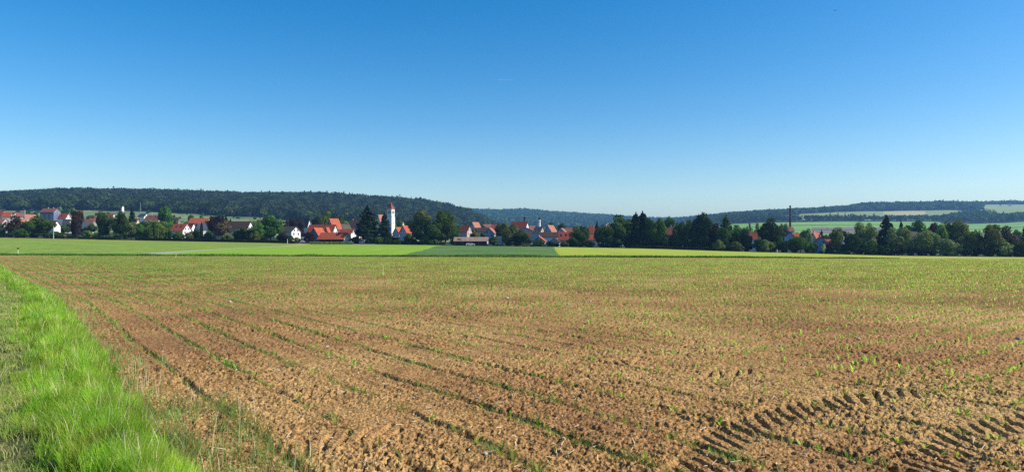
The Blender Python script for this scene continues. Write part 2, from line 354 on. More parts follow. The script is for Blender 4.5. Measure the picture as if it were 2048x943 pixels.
# far terrain, cut into the fields the photo shows
def line(px, pts): return np.interp(px, [a for a, b in pts], [b for a, b in pts])
def build_far():
    cols = np.concatenate([np.arange(-1480, -60, 20.), np.arange(-60, 2110, 3.), np.arange(2110, 3580, 20.)])
    m = (cols - CX)/FP; ye = yedge(m)
    q = np.linspace(0, 1, 330)[:, None]
    Y = 1/((1-q)/ye[None, :] + q/700.)
    Y = np.concatenate([Y, np.repeat(np.geomspace(700, 6000, 231)[1:, None], len(cols), 1)]); nr = len(Y)
    X = Y*m[None, :]
    Z = ground(X, Y); Z[0] = -.01*Y[0]
    Z = Z + np.clip((Y-380)/400, 0, 1)*(fbm(X*.01, Y*.01, 3)-.5)*2.5
    V = np.stack([X, Y, Z], -1).reshape(-1, 3); F = grid_faces(nr, len(cols))
    C = V[F].mean(1); cx, cy = C[:, 0], C[:, 1]
    px = CX + FP*cx/cy; row = HY - (ground(cx, cy) - CAMZ)/cy*FP; yy = 100.6/(1 + .2025*cx/cy)
    df = dfront(px); back = cy > df*1.0
    reg = np.full(len(F), 0)
    mid = ~back
    # 1 verge, 2 meadow, 3 bright crop, 4 dark clover, 5 yellow-green crop, 6 path, 7 dandelion strip
    path_c = line(px, [(270, 509), (330, 504.8), (400, 500.3), (480, 496), (560, 492), (600, 490)])
    path_w = line(px, [(270, 1.6), (340, 1.4), (400, .7), (500, .3), (600, .6)])
    reg[mid] = 2
    right_of_path = mid & (px > 280) & (row > path_c)
    reg[right_of_path] = 3
    clo_l = line(row, [(487, 905), (492, 872), (500, 845), (507, 815), (512, 800)]); clo_r = line(row, [(490, 1106), (500, 1111), (512, 1119)])
    wv = 5*(vn(cx*.12, cy*.12) - .5)
    reg[mid & (px > clo_l + wv)] = 4
    reg[mid & (px > clo_r + wv)] = 5
    reg[mid & (px > 262) & (px < 612) & (np.abs(row - path_c) < path_w)] = 6
    reg[mid & (cy > df*.93) & (px > 705) & (px < 752)] = 6
    reg[mid & (px < 640) & (cy > df*.90) & (px > 10) & (reg == 2)] = 7
    reg[mid & (cy < yy + (5.0 + 1.5*np.sin(px*.02))*np.clip((1850-px)/350, 0, 1))] = 1
    reg[back & (cy < 470)] = 8
    reg[back & (cy >= 470)] = 9
    # hillside meadow, forest floor, right hand hill fields
    tree = (cy > line(px, [(0, 1010), (500, 1020), (650, 1000), (760, 1010), (900, 1010), (1000, 1100), (1050, 2300), (1330, 2300), (1390, 1500), (1420, 1430)])) & (px < 1420)
    reg[tree] = 10
    rh = (px >= 1400) & (cy >= 560)
    reg[rh] = 11
    reg[rh & (cy > 560) & (cy < 850) & (px > 1640)] = 12
    reg[rh & (row > 455) & (row < 467) & (px > 1622) & (px < 1790) & (cy > 820)] = 13
    reg[rh & (cy > 1130) & (cy < 1140)] = 10
    reg[rh & (cy > 1290) & (cy < 1296) & (px < 1760)] = 10
    wood = rh & (((cy > 1400) & (cy < 1500)) | ((px < 1600) & (cy > 1400)) | (cy > 2000) & (px < 1955) & (cy < 3000) | (cy > 2650))
    reg[wood] = 10
    up = rh & (cy >= 1500) & (cy <= 2000) & (px >= 1600)
    reg[up] = 14
    reg[up & (row < 431 - (px-1780)*.07 + 3) & (px > 1768) & (px < 1850)] = 15
    reg[rh & (cy > 2000) & (px > 1955) & (cy <= 2650)] = 14
    reg[rh & (px > 1880) & (cy > 1330) & (cy < 1800)] = 10
    reg[rh & (cy > 850) & (cy < 1000) & (px > 1925)] = 15
    N = {
     1: ('verge', 'strip of rank dark grass at the far edge of the ploughed field', noise_mat('verge_ground', [(.35, (.045, .085, .02)), (.65, (.09, .16, .035))], scale=.8)),
     2: ('meadow', 'flat green hay meadow in front of the village', noise_mat('meadow', [(.3, (.18, .30, .03)), (.5, (.25, .37, .035)), (.7, (.33, .41, .05))], scale=.06, stretch=(1, 2.2, 1), scale2=.7, detail=6)),
     3: ('young_grain_field', 'bright green young grain field', noise_mat('young_grain', [(.35, (.24, .42, .018)), (.65, (.32, .49, .025))], scale=.09, stretch=(3, .12, 1), rot=-.9, detail=3, scale2=.5, amt2=.10)),
     4: ('clover_field', 'darker green clover field below the shed', noise_mat('clover', [(.35, (.085, .18, .028)), (.65, (.15, .26, .04))], scale=.07, scale2=.9)),
     5: ('mown_field', 'yellow green mown field in front of the tree line', noise_mat('mown', [(.35, (.36, .46, .03)), (.65, (.46, .52, .04))], scale=.10, stretch=(3, .10, 1), rot=.35, detail=3, scale2=.5, amt2=.12)),
     6: ('gravel_path', 'pale gravel farm track', noise_mat('gravel', [(.35, (.40, .38, .31)), (.65, (.52, .49, .41))], scale=1.2)),
     7: ('dandelion_strip', 'strip of meadow yellow with flowers in front of the hedge', noise_mat('dandelion', [(.40, (.19, .27, .04)), (.55, (.38, .37, .03)), (.7, (.55, .46, .03))], scale=.03, stretch=(1, 4, 1), scale2=.5)),
     8: ('village_ground', 'gardens and yards between the houses', noise_mat('yard', [(.35, (.02, .035, .012)), (.65, (.05, .07, .022))], scale=.1)),
     9: ('hillside', 'dry green hillside meadow below the wood', noise_mat('hillside', [(.3, (.12, .19, .055)), (.5, (.20, .27, .09)), (.7, (.28, .33, .13))], scale=.02, detail=6, scale2=.12)),
     10: ('forest_floor', 'dark ground under the woods', noise_mat('forest_floor', [(.35, (.02, .035, .012)), (.65, (.04, .06, .02))], scale=.05)),
     11: ('hill_fields', 'green grain fields on the far slope', noise_mat('hill_fields', [(.35, (.18, .38, .05)), (.65, (.26, .47, .08))], scale=.012, scale2=.08, amt2=.12)),
     12: ('valley_meadow', 'meadow on the valley floor behind the village', noise_mat('valley', [(.35, (.10, .19, .04)), (.65, (.15, .24, .06))], scale=.02)),
     13: ('brown_field', 'bare brownish field on the slope above the village', noise_mat('brown_field', [(.35, (.19, .155, .11)), (.65, (.25, .20, .14))], scale=.02)),
     14: ('upper_fields', 'pale green fields high on the ridge', noise_mat('upper_fields', [(.35, (.25, .34, .10)), (.65, (.32, .40, .13))], scale=.012)),
     15: ('stubble_field', 'pale yellowish field patch on the ridge', noise_mat('stubble', [(.35, (.46, .46, .20)), (.65, (.52, .50, .23))], scale=.012)),
    }
    for r, (nm, lab, mt) in N.items():
        f = F[reg == r]
        if len(f): tag(obj(nm, sub_mesh(nm, V, f, mt)), lab, kind='structure')
    assert (reg > 0).all()
    # everything beyond: one coarse sheet out to the horizon, lower than the valley
    b = MB(); n = 48
    b.poly([(14000*cos(2*pi*i/n), 14000*sin(2*pi*i/n), -13.0) for i in range(n)])
    tag(obj('ground', b.mesh('ground', N[12][2])), 'open country beyond the modelled fields', kind='structure')
build_far()

# ------------------------------------------------------------------ woods on the hills
def quads_on(P, Nn, size, jit=.6, aspect=1.0, rs=rs):
    """one leaf quad at each point, roughly facing Nn"""
    n = len(P); Nn = Nn + rs.normal(0, jit, (n, 3)); Nn /= np.linalg.norm(Nn, axis=1)[:, None] + 1e-9
    A = np.cross(Nn, rs.normal(0, 1, (n, 3))); A /= np.linalg.norm(A, axis=1)[:, None] + 1e-9
    B = np.cross(Nn, A); s = np.asarray(size).reshape(-1, 1) if np.ndim(size) else size
    A = A*s*.5*aspect; B = B*s*.5
    V = np.stack([P-A-B*.6, P+A*.3-B, P+A+B*.5, P-A*.4+B], 1).reshape(-1, 3)
    return V, np.arange(4*n).reshape(-1, 4)

def wood(name, pts, rad, hgt, nq, qs, label, mat, conifer=0.3):
    """pts (n,2) crown centres; one mesh of leaf clumps, nobody could count the trees"""
    n = len(pts); z0 = ground(pts[:, 0], pts[:, 1])
    r = rad*(.7 + .6*rs.rand(n)); big = rs.rand(n) < .3; r = r*np.where(big, 1.5, 1); h = hgt*(.75 + .35*rs.rand(n) + .2*big); con = rs.rand(n) < conifer*2*vn(pts[:, 0]*.006, pts[:, 1]*.006)*np.clip((pts[:, 0]/pts[:, 1] + .62)*3, .05, 1)
    d = rs.normal(0, 1, (n, nq, 3)); d[..., 2] = np.abs(d[..., 2])*.9 - .25; d /= np.linalg.norm(d, axis=2)[..., None]
    rr = .82 + .2*rs.rand(n, nq, 1)
    P = d*rr; 
    zz = (P[..., 2] + .25)/1.25; lum = 1 + .16*np.sin(d[..., 0]*5 + np.arange(n)[:, None]*1.7)*np.sin(d[..., 1]*5 + np.arange(n)[:, None])
    taper = np.where(con[:, None], np.clip(1.05 - zz, .05, 1)*1.0, 1.0)
    X = pts[:, 0][:, None] + P[..., 0]*r[:, None]*taper*lum; Y = pts[:, 1][:, None] + P[..., 1]*r[:, None]*taper*lum
    Z = z0[:, None] + h[:, None]*np.where(con[:, None], .15 + 1.0*zz, .30 + .66*zz)
    V, F = quads_on(np.stack([X, Y, Z], -1).reshape(-1, 3), d.reshape(-1, 3), qs*(.7+.6*rs.rand(n*nq)), .28)
    o = obj(name, mesh_np(name, V, F, [mat])); tag(o, label, kind='stuff'); return o

def scatter(n, pxr, dr, ok):
    px = rs.uniform(pxr[0], pxr[1], n); d = np.sqrt(rs.uniform(dr[0]**2, dr[1]**2, n))
    k = ok(px, d); px, d = px[k], d[k]; return np.stack([(px - CX)/FP*d, d], 1)
tl = lambda px: line(px, [(0, 1005), (300, 1015), (500, 1015), (650, 995), (760, 1005), (900, 1005), (1000, 1090), (1100, 1150)])
wood('left_hill_forest', scatter(12500, (-260, 1010), (985, 1640), lambda p, d: d > tl(p) + 14*np.sin(p*.05) + 10*np.sin(p*.13)), 7.6, 15.0, 74, 2.7,
     'dark green mixed wood covering the long hill behind the village', M['forest'], .22)
wood('distant_forest', scatter(9000, (840, 1440), (2450, 3650), lambda p, d: d > 2400), 10.5, 15, 16, 7.0,
     'blue green wood on the farthest ridge beyond the village', M['forest'], .3)
wood('ridge_forest', scatter(5200, (1395, 1965), (1900, 2420), lambda p, d: (d > line(p, [(1400, 1700), (1600, 1900), (1700, 2010), (1955, 2010)]))), 6.5, 13, 34, 3.6,
     'dark wood along the crest of the farmed ridge', M['forest'], .1)
wood('hedgerow_forest', scatter(3000, (1400, 1900), (1405, 2000), lambda p, d: (d < 1490) | ((p < 1600) & (d < 1950)) & (p < 1560)), 5.5, 12, 36, 2.8,
     'dark belt of trees between the pale ridge fields and the green slope', M['forest'], .1)
wood('slope_wood', scatter(1400, (1885, 2300), (1330, 1790), lambda p, d: (d > line(p, [(1880, 1400), (1960, 1340), (2300, 1380)])) & (d < line(p, [(1880, 1520), (1930, 1780), (1975, 1760), (2000, 1560), (2300, 1500)]))), 6.5, 14, 40, 2.8,
     'wooded slope cutting down across the farmed ridge', M['forest'], .15)
wood('far_ridge_forest', scatter(1500, (1950, 2400), (2680, 2950), lambda p, d: d > 0), 9, 15, 20, 5.5,
     'thin dark wood on the skyline beyond the pale ridge field', M['forest'], .3)

# ------------------------------------------------------------------ trees
def norm_crown(P, Nn, size, jit, mat, name, aspect=1.0, extra=None):
    V, F = quads_on(P, Nn, size, jit, aspect, rs)
    return mesh_np(name, V, F, [mat])
def lobes_crown(seed, n=30, lean=0, lo=.14, shape='round'):
    g = np.random.RandomState(seed)
    C = []
    while len(C) < n:
        p = g.uniform(-1, 1, 3)
        if (p**2).sum() > 1: continue
        if shape == 'round': C.append((p[0]*.38, p[1]*.38, .56 + p[2]*.38))
        elif shape == 'tall': C.append((p[0]*.30*(1-.3*p[2]), p[1]*.30, .55 + p[2]*.40))
        elif shape == 'bush': C.append((p[0]*.36, p[1]*.36, .42 + p[2]*.38))
    C = np.array(C); rad = g.uniform(.08, .18, n)
    Ps, Ns = [], []
    for c, r in zip(C, rad):
        k = int(230*(r/.15)**2); d = g.normal(0, 1, (k, 3)); d /= np.linalg.norm(d, axis=1)[:, None]
        p = c + d*r*(.75 + .35*g.rand(k, 1)); Ps.append(p); Ns.append(d)
    # loose inner leaves keep the crown opaque in the middle
    d = g.normal(0, 1, (700, 3)); d /= np.linalg.norm(d, axis=1)[:, None]
    p = np.array([0, 0, .5]) + d*np.array([.28, .28, .30])*(g.rand(700, 1)**.4); Ps.append(p); Ns.append(d)
    P = np.concatenate(Ps); Nn = np.concatenate(Ns); k = P[:, 2] > (lo*.3 if shape == 'bush' else lo)
    P[:, 2] = np.clip(P[:, 2], 0.01, 1.02)
    return P[k], Nn[k]
def conifer_crown(seed, k=6200, narrow=1.0):
    g = np.random.RandomState(seed); nb = 170
    zb = g.rand(nb)**1.15*.93; ab = g.uniform(0, 2*pi, nb); Lb = .56*(1.02 - zb)**.72*g.uniform(.45, 1.12, nb)*narrow
    i = g.randint(0, nb, k); u = g.rand(k)**.6; r = Lb[i]*u; a = ab[i] + g.normal(0, .13, k)/(.3 + u); up = -.16*u*Lb[i] + .10*u**3*Lb[i]
    z = .06 + zb[i]*.95 + up + g.normal(0, .012, k)*(1 - zb[i]*.5)
    top = g.rand(k) < .02; r = np.where(top, .012*g.rand(k), r); z = np.where(top, .9 + .1*g.rand(k), z)
    return np.stack([r*np.cos(a), r*np.sin(a), np.clip(z, .01, 1.0)], 1), np.stack([np.cos(a)*.6, np.sin(a)*.6, np.full(k, .9)], 1)
def column_crown(seed, k=2500):
    g = np.random.RandomState(seed); z = g.rand(k); a = g.uniform(0, 2*pi, k)
    r = .46*np.sqrt(np.clip(1 - (2*z - .75)**2/1.6, 0, 1))*np.clip((1-z)*5, 0, 1)**.5*(.75 + .3*g.rand(k))*(.85 + .15*np.sin(a*5 + z*20))
    return np.stack([r*np.cos(a), r*np.sin(a), .02 + z*.97], 1), np.stack([np.cos(a), np.sin(a), np.full(k, .4)], 1)
def willow_crown(seed):
    P, N = lobes_crown(seed, 20); P[:, 2] = .35 + P[:, 2]*.64
    g = np.random.RandomState(seed); Q = []
    for i in range(150):
        a = g.uniform(0, 2*pi); r = g.uniform(.22, .48); top = .8 - r*.5; n = 30
        z = np.linspace(top, g.uniform(.05, .3), n); Q.append(np.stack([r*cos(a) + g.normal(0, .006, n), r*sin(a) + g.normal(0, .006, n), z], 1))
    Q = np.concatenate(Q); return np.concatenate([P, Q]), np.concatenate([N, g.normal(0, 1, Q.shape)])
def bare_crown(seed, k=2100):
    P, N = lobes_crown(seed, 22, lo=.1); g = np.random.RandomState(seed); i = g.choice(len(P), k, replace=False); return P[i], N[i]

CROWN = {}
def reg_kind(kind, mats, gens, size, jit, aspect=1.0):
    CROWN[kind] = []
    for g in gens:
        P, N = g; V, F = quads_on(P, N, size*(.7 + .6*rs.rand(len(P))), jit, aspect)
        CROWN[kind].append((V, F))
reg_kind('round', None, [lobes_crown(s, 32) for s in (1, 2, 3, 4, 21, 22)], .042, .38)
reg_kind('tall', None, [lobes_crown(s, 32, shape='tall') for s in (5, 6, 7, 23)], .042, .38)
reg_kind('bush', None, [lobes_crown(s, 22, shape='bush') for s in (8, 9, 10)], .055, .38)
reg_kind('conifer', None, [conifer_crown(s) for s in (11, 12)], .045, .5, 1.5)
reg_kind('column', None, [column_crown(13)], .06, .4)
reg_kind('willow', None, [willow_crown(14)], .036, .5, 1.3)
reg_kind('bare', None, [bare_crown(s) for s in (15, 16)], .040, 1.0, 1.8)
_cm = {}
def crown_mesh(kind, var, mat):
    key = (kind, var, mat)
    if key not in _cm: V, F = CROWN[kind][var]; _cm[key] = mesh_np(kind + '_crown', V, F, [M[mat]])
    return _cm[key]
_tm = {}
def trunk_mesh(kind):
    if kind in _tm: return _tm[kind]
    g = random.Random(kind); b = MB(); h = {'conifer': .9, 'column': .7, 'bush': .45}.get(kind, .62)
    b.rings([(0, 0, -.02, .042), (0, 0, .05, .03), (.005, .004, h*.5, .02), (.0, .01, h, .006)])
    if kind not in ('conifer', 'column'):
        for i in range(6):
            a = i*1.05 + g.random(); z = h*(.35 + .08*i); L = .16 + .14*g.random()
            b.rings([(0, 0, z, .013), (cos(a)*L*.5, sin(a)*L*.5, z + L*.45, .009), (cos(a)*L, sin(a)*L, z + L*.95, .003)])
    _tm[kind] = b.mesh('trunk', M['bark']); return _tm[kind]

def tree(px, w, top, kind, mat, d, label, name, group=None, cat=None, base_up=0):
    x, y, z = W(px, d); H = (CAMZ - (top - HY)/FP*d) - z; wd = w/FP*d
    H = max(H, 1.0)
    var = rnd.randrange(len(CROWN[kind]))
    root = obj(name, None, loc=(x, y, z - .05), rot=(0, 0, rnd.uniform(0, 2*pi))); root.empty_display_size = .5
    sc = (wd*1.08, wd*1.08, H) if kind != 'conifer' else (wd*1.3, wd*1.3, H)
    obj('crown', crown_mesh(kind, var, mat), root, scale=sc); obj('trunk', trunk_mesh(kind), root, scale=(min(wd, H)*1.0,)*2 + (H,))
    tag(root, label, cat or ('bush' if kind == 'bush' else 'tree'), group); return root

NAME = {'round': 'broadleaf_tree', 'tall': 'broadleaf_tree', 'bush': 'bush', 'conifer': 'conifer_tree', 'column': 'columnar_tree', 'willow': 'willow_tree', 'bare': 'bare_tree'}
# photo column, width, top row, kind, leaf, distance offset behind the village front, label
TREES = [
 (3, 14, 446, 'bush', 'leaf_olive', 6, 'olive bush at the foot of the white wall at the very left edge'),
 (31, 46, 431, 'bare', 'bare', 4, 'brownish thin-leaved tree right of the white wall at the left edge'),
 (46, 30, 451, 'bush', 'leaf', 2, 'low dark green bush between the white wall and the big round dark tree'),
 (78, 54, 433, 'round', 'leaf', 8, 'big round dark green tree left of the red roof with the white gable'),
 (112, 26, 459, 'bush', 'leaf_dark', 10, 'dark bush below the small red-roofed house with the white gable'),
 (130, 16, 466, 'bush', 'leaf_grey', 3, 'small pale green bush left of the tall copper-dark tree'),
 (153, 34, 415, 'tall', 'copper', 4, 'tall dark copper-brown tree standing alone in front of the left houses'),
 (177, 26, 457, 'bush', 'leaf_light', 5, 'light green bush at the right foot of the copper-brown tree'),
 (206, 32, 420, 'tall', 'leaf_dark', 8, 'tall dark broadleaf tree, left one of the pair right of the copper-brown tree'),
 (240, 36, 424, 'tall', 'leaf_dark', 8, 'tall dark broadleaf tree, right one of the pair right of the copper-brown tree'),
 (222, 22, 464, 'bush', 'leaf_light', 2, 'low yellowish bush between the feet of the two tall dark trees'),
 (264, 18, 413, 'conifer', 'needle', 90, 'blackish conifer rising behind the olive tree and left of the round orange roof'),
 (262, 38, 444, 'round', 'leaf_olive', 3, 'olive green tree at the left end of the long clipped hedge'),
 (287, 26, 446, 'round', 'leaf', 5, 'dark green tree squeezed between the olive tree and the willow'),
 (312, 40, 438, 'willow', 'leaf_light', 7, 'light green weeping willow behind the long hedge'),
 (331, 36, 407, 'tall', 'leaf', 130, 'tall bushy green tree towering above the long red roof'),
 (338, 24, 452, 'bush', 'leaf_dark', 12, 'dark bush right of the weeping willow'),
 (357, 28, 458, 'bush', 'leaf', 6, 'green bush in front of the bright orange-red roof, left one'),
 (378, 26, 461, 'bush', 'leaf_olive', 6, 'olive bush in front of the bright orange-red roof, right one'),
 (393, 26, 453, 'bush', 'leaf', 10, 'green bush below the slate-blue roof'),
 (403, 7, 443, 'column', 'needle', 9, 'narrow dark columnar tree before the slate-blue roof'),
 (417, 26, 456, 'bush', 'leaf', 10, 'green bush right of the narrow columnar tree'),
 (432, 36, 428, 'round', 'copper', 40, 'dark purple-brown beech arching over the left end of the long brown barn'),
 (446, 6, 427, 'column', 'needle', 95, 'needle-thin dark conifer right of the purple-brown beech'),
 (452, 13, 431, 'conifer', 'needle', 92, 'small pointed conifer just above the barn ridge, left one'),
 (461, 9, 436, 'conifer', 'needle', 92, 'small pointed conifer just above the barn ridge, right one'),
 (446, 46, 441, 'bare', 'bare', 6, 'grey-brown leafless-looking tree in front of the long brown barn'),
 (452, 26, 462, 'bush', 'leaf_olive', 2, 'olive bush under the grey-brown tree'),
 (474, 30, 455, 'bush', 'leaf', 9, 'dark green bush before the middle of the long brown barn'),
 (492, 34, 452, 'round', 'leaf', 9, 'green tree below the white gable of the long brown barn'),
 (515, 30, 447, 'round', 'leaf', 10, 'medium green tree right of the barn gable'),
 (541, 52, 430, 'round', 'leaf', 22, 'big round green tree left of the white house with the grey-brown roof'),
 (512, 26, 458, 'bush', 'leaf_light', 4, 'yellow-green bush in front of the big round green tree'),
 (566, 26, 461, 'bush', 'copper', 5, 'dark purple shrub hiding the left part of the white house'),
 (581, 18, 467, 'bush', 'leaf_dark', 3, 'dark green shrub left of the white house corner'),
 (594, 18, 471, 'bush', 'leaf_grey', 1, 'small silvery tree in front of the white gable wall'),
 (617, 24, 462, 'round', 'copper', 2, 'dark round tree between the white house and the shaded blue gable'),
 (592, 40, 434, 'round', 'copper', 70, 'dark brown-purple tree behind the white house roof'),
 (574, 22, 438, 'bare', 'bare', 110, 'brownish tree behind the left end of the white house roof'),
 (651, 34, 424, 'round', 'leaf_light', 120, 'light green tree rising behind the big red farm roofs'),
 (634, 22, 433, 'round', 'leaf_dark', 110, 'dark tree left behind the big red farm roofs'),
 (679, 26, 431, 'round', 'leaf', 150, 'green tree behind the orange roof with the blue gable'),
 (693, 24, 438, 'round', 'leaf_light', 160, 'pale tree behind the light blue gable house'),
 (735, 50, 412, 'conifer', 'needle', 10, 'huge blackish spruce left of the church tower'),
 (742, 40, 432, 'tall', 'leaf_dark', 14, 'dark broadleaf tree leaning against the huge spruce'),
 (769, 28, 425, 'conifer', 'needle', 12, 'smaller dark spruce touching the left side of the church tower'),
 (712, 24, 470, 'bush', 'leaf_dark', 12, 'dark bush behind the white caravan'),
 (757, 26, 469, 'bush', 'leaf', 4, 'green bush at the foot of the two dark spruces'),
 (778, 22, 476, 'bush', 'leaf_dark', 4, 'dark bush under the flat canopy by the church tower, left one'),
 (797, 22, 476, 'bush', 'leaf_dark', 4, 'dark bush under the flat canopy by the church tower, right one'),
 (797, 18, 437, 'round', 'leaf', 190, 'green tree peeping out right behind the church tower'),
 (842, 56, 420, 'round', 'leaf_olive', 14, 'very big dark olive tree right of the church houses'),
 (891, 62, 423, 'round', 'leaf', 10, 'very big green tree left of the long low shed'),
 (866, 56, 440, 'bush', 'leaf_dark', 4, 'dark undergrowth thicket between the two very big trees'),
 (817, 20, 462, 'bush', 'leaf_dark', 5, 'dark shrub at the left foot of the very big olive tree'),
 (911, 24, 462, 'round', 'leaf', 4, 'green bush tree at the right foot of the very big green tree'),
 (918, 20, 474, 'bush', 'leaf_dark', 1, 'dark shrub covering the left end of the long low shed'),
 (949, 26, 456, 'round', 'leaf_olive', 30, 'olive tree behind the long low shed, left of the pale blue gable'),
 (966, 20, 460, 'bush', 'leaf_dark', 28, 'dark bush behind the middle of the long low shed'),
 (987, 26, 469, 'bush', 'leaf', 14, 'green bush right of the long low shed'),
 (1002, 24, 444, 'round', 'leaf_dark', 60, 'dark tree left behind the tall bushy tree in the village middle'),
 (1018, 44, 441, 'tall', 'leaf_olive', 6, 'tall bushy brownish green tree left of the chapel roof'),
 (1040, 36, 461, 'round', 'leaf_dark', 6, 'dark bush tree right beside the tall bushy brownish tree'),
 (1050, 16, 486, 'bush', 'leaf_olive', 1, 'low scrub at the field edge under the brown-roofed house, left one'),
 (1064, 14, 487, 'bush', 'leaf_dark', 1, 'low scrub at the field edge under the brown-roofed house, right one'),
 (1103, 26, 443, 'round', 'leaf_dark', 150, 'dark round tree behind the pinkish gable roof, left one'),
 (1122, 22, 445, 'round', 'leaf_dark', 160, 'dark round tree behind the pinkish gable roof, right one'),
 (1128, 24, 480, 'bush', 'leaf_dark', 3, 'dark shrub in front of the wide red roof with round windows'),
 (1157, 38, 454, 'round', 'leaf_dark', 12, 'dark round tree covering the right end of the wide red roof'),
 (1168, 24, 449, 'round', 'leaf', 45, 'greyish green tree behind the dark round one beside the wide red roof'),
 (1144, 26, 470, 'bush', 'leaf_dark', 6, 'dark low bush tree just left of the small white tank'),
 (1194, 13, 441, 'conifer', 'needle', 70, 'small layered cedar above the red roofs right of centre'),
 (1207, 44, 450, 'round', 'leaf_dark', 8, 'dark round tree below the sloping orange roof with two chimneys'),
 (1178, 26, 477, 'bush', 'leaf_dark', 5, 'dark bush under the lower of the two stacked red roofs'),
 (1224, 26, 470, 'bush', 'leaf_dark', 4, 'blackish bush under the white end of the sloping orange roof'),
 (1243, 56, 431, 'round', 'leaf', 14, 'big green tree right behind the sloping orange roof'),
 (1272, 32, 424, 'conifer', 'needle', 6, 'tall black twin-topped spruce, left one'),
 (1285, 34, 422, 'conifer', 'needle', 8, 'tall black twin-topped spruce, right one'),
 (1300, 42, 434, 'tall', 'leaf_dark', 6, 'dark broadleaf tree directly right of the twin black spruces'),
 (1318, 38, 438, 'tall', 'leaf', 6, 'green broadleaf tree left of the yellow house among the trees'),
 (1343, 34, 433, 'round', 'leaf', 55, 'bright green tree rising behind the yellow house'),
 (1351, 24, 449, 'bush', 'leaf_dark', 5, 'dark bushy tree covering the right half of the yellow house'),
 (1331, 18, 470, 'bush', 'leaf_dark', 4, 'dark shrub right under the yellow wall in the tree line'),
 (1362, 36, 440, 'tall', 'leaf_dark', 8, 'dark tree right of the yellow house'),
 (1381, 36, 436, 'tall', 'leaf', 22, 'green tree left of the tallest spruce'),
 (1404, 46, 421, 'tall', 'needle', 6, 'tallest dark spruce-like tree, standing in the middle of the long tree line'),
 (1427, 34, 444, 'round', 'copper', 10, 'reddish dark tree right of the tallest tree'),
 (1452, 32, 430, 'conifer', 'leaf', 12, 'mid green pointed tree in front of the distant green fields'),
 (1447, 34, 450, 'round', 'leaf_dark', 5, 'dark tree under the mid green pointed tree'),
 (1438, 30, 474, 'bush', 'leaf_olive', 0, 'olive bush in front below the mid green pointed tree'),
 (1474, 34, 451, 'round', 'leaf', 10, 'green tree right of the mid green pointed tree'),
 (1492, 24, 455, 'round', 'leaf_dark', 9, 'dark tree left of the small orange roof in the tree line'),
 (1472, 36, 478, 'bush', 'leaf_olive', 1, 'wide olive bush left of the pale trunked tree'),
 (1499, 13, 446, 'bare', 'leaf_grey', 90, 'thin airy tree against the distant fields, left one of two'),
 (1514, 17, 445, 'bare', 'leaf_grey', 90, 'thin airy tree against the distant fields, right one of two'),
 (1541, 46, 438, 'round', 'leaf_dark', 10, 'big dark round tree left of the factory chimney'),
 (1529, 38, 475, 'bush', 'leaf_olive', 0, 'olive bush in front of the big dark round tree'),
 (1568, 18, 444, 'round', 'leaf_grey', 120, 'grey-green tree at the left foot of the factory chimney'),
 (1571, 24, 475, 'bush', 'leaf_dark', 3, 'dark bush below the small gable house near the chimney'),
 (1601, 42, 472, 'round', 'leaf', 2, 'green tree in front of the orange roofs right of the chimney'),
 (1612, 28, 453, 'tall', 'leaf_grey', 40, 'light airy tree right of the orange roofs near the chimney'),
 (1627, 16, 480, 'bush', 'leaf', 2, 'small bush left of the big blue-grey gable'),
 (1643, 12, 459, 'conifer', 'needle', 75, 'small dark conifer behind the ridge of the blue-grey gable house'),
 (1647, 9, 483, 'bush', 'blossom', 1, 'pale yellow flowering shrub before the blue-grey gable'),
 (1673, 34, 452, 'tall', 'leaf_olive', 4, 'olive tree right of the blue-grey gable house'),
 (1658, 22, 484, 'bush', 'copper', 2, 'dark reddish shrub right beside the blue-grey gable'),
 (1694, 16, 460, 'round', 'leaf', 25, 'green tree right of the white gable at the right'),
 (1706, 32, 464, 'round', 'leaf_dark', 4, 'dark tree below the white gable at the right'),
 (1730, 54, 441, 'round', 'leaf_grey', 9, 'big light grey-green tree left of the right-hand spruce'),
 (1741, 40, 474, 'bush', 'leaf_dark', 1, 'dark bush under the big light grey-green tree'),
 (1773, 38, 430, 'conifer', 'needle', 14, 'tall dark spruce standing between light willows on the right'),
 (1802, 16, 440, 'conifer', 'needle', 50, 'little dark conifer just right of the right-hand spruce'),
 (1797, 46, 451, 'round', 'leaf_grey', 4, 'pale grey-green willow in front of the right-hand spruce'),
 (1833, 42, 441, 'round', 'leaf', 60, 'green tree behind the purple-grey roof on the right'),
 (1846, 56, 460, 'round', 'leaf_grey', 2, 'wide pale willow below the purple-grey roof'),
 (1866, 34, 446, 'round', 'copper', 40, 'reddish dark tree behind the wide pale willow'),
 (1906, 60, 436, 'round', 'leaf_olive', 14, 'large olive green tree, tallest crown of the right-hand thicket'),
 (1880, 34, 450, 'tall', 'leaf_light', 10, 'yellowish green tree left of the large olive one'),
 (1896, 60, 470, 'bush', 'leaf_grey', 0, 'pale rounded willow bush in front of the large olive tree'),
 (1943, 38, 458, 'round', 'leaf_olive', 4, 'olive tree left of the wide tree with the spiky top'),
 (1982, 64, 450, 'round', 'leaf_olive', 2, 'wide dark olive tree near the right edge'),
 (1984, 30, 446, 'tall', 'leaf', 12, 'spiky topped tree sticking out of the wide dark olive one'),
 (2022, 46, 451, 'bare', 'bare', 10, 'reddish brown twiggy tree near the right edge'),
 (2010, 40, 476, 'bush', 'leaf_grey', 0, 'pale bush under the reddish brown twiggy tree'),
 (2048, 44, 479, 'bush', 'leaf_dark', 0, 'dark bush cut by the right edge of the view'),
 (2048, 12, 452, 'conifer', 'needle', 60, 'dark conifer tip at the very right edge'),
]
for (px, w, top, kind, mat, dd, lab) in TREES:
    tree(px, w, top, kind, mat, float(dfront(px)) + dd + w*.06, lab, NAME[kind])
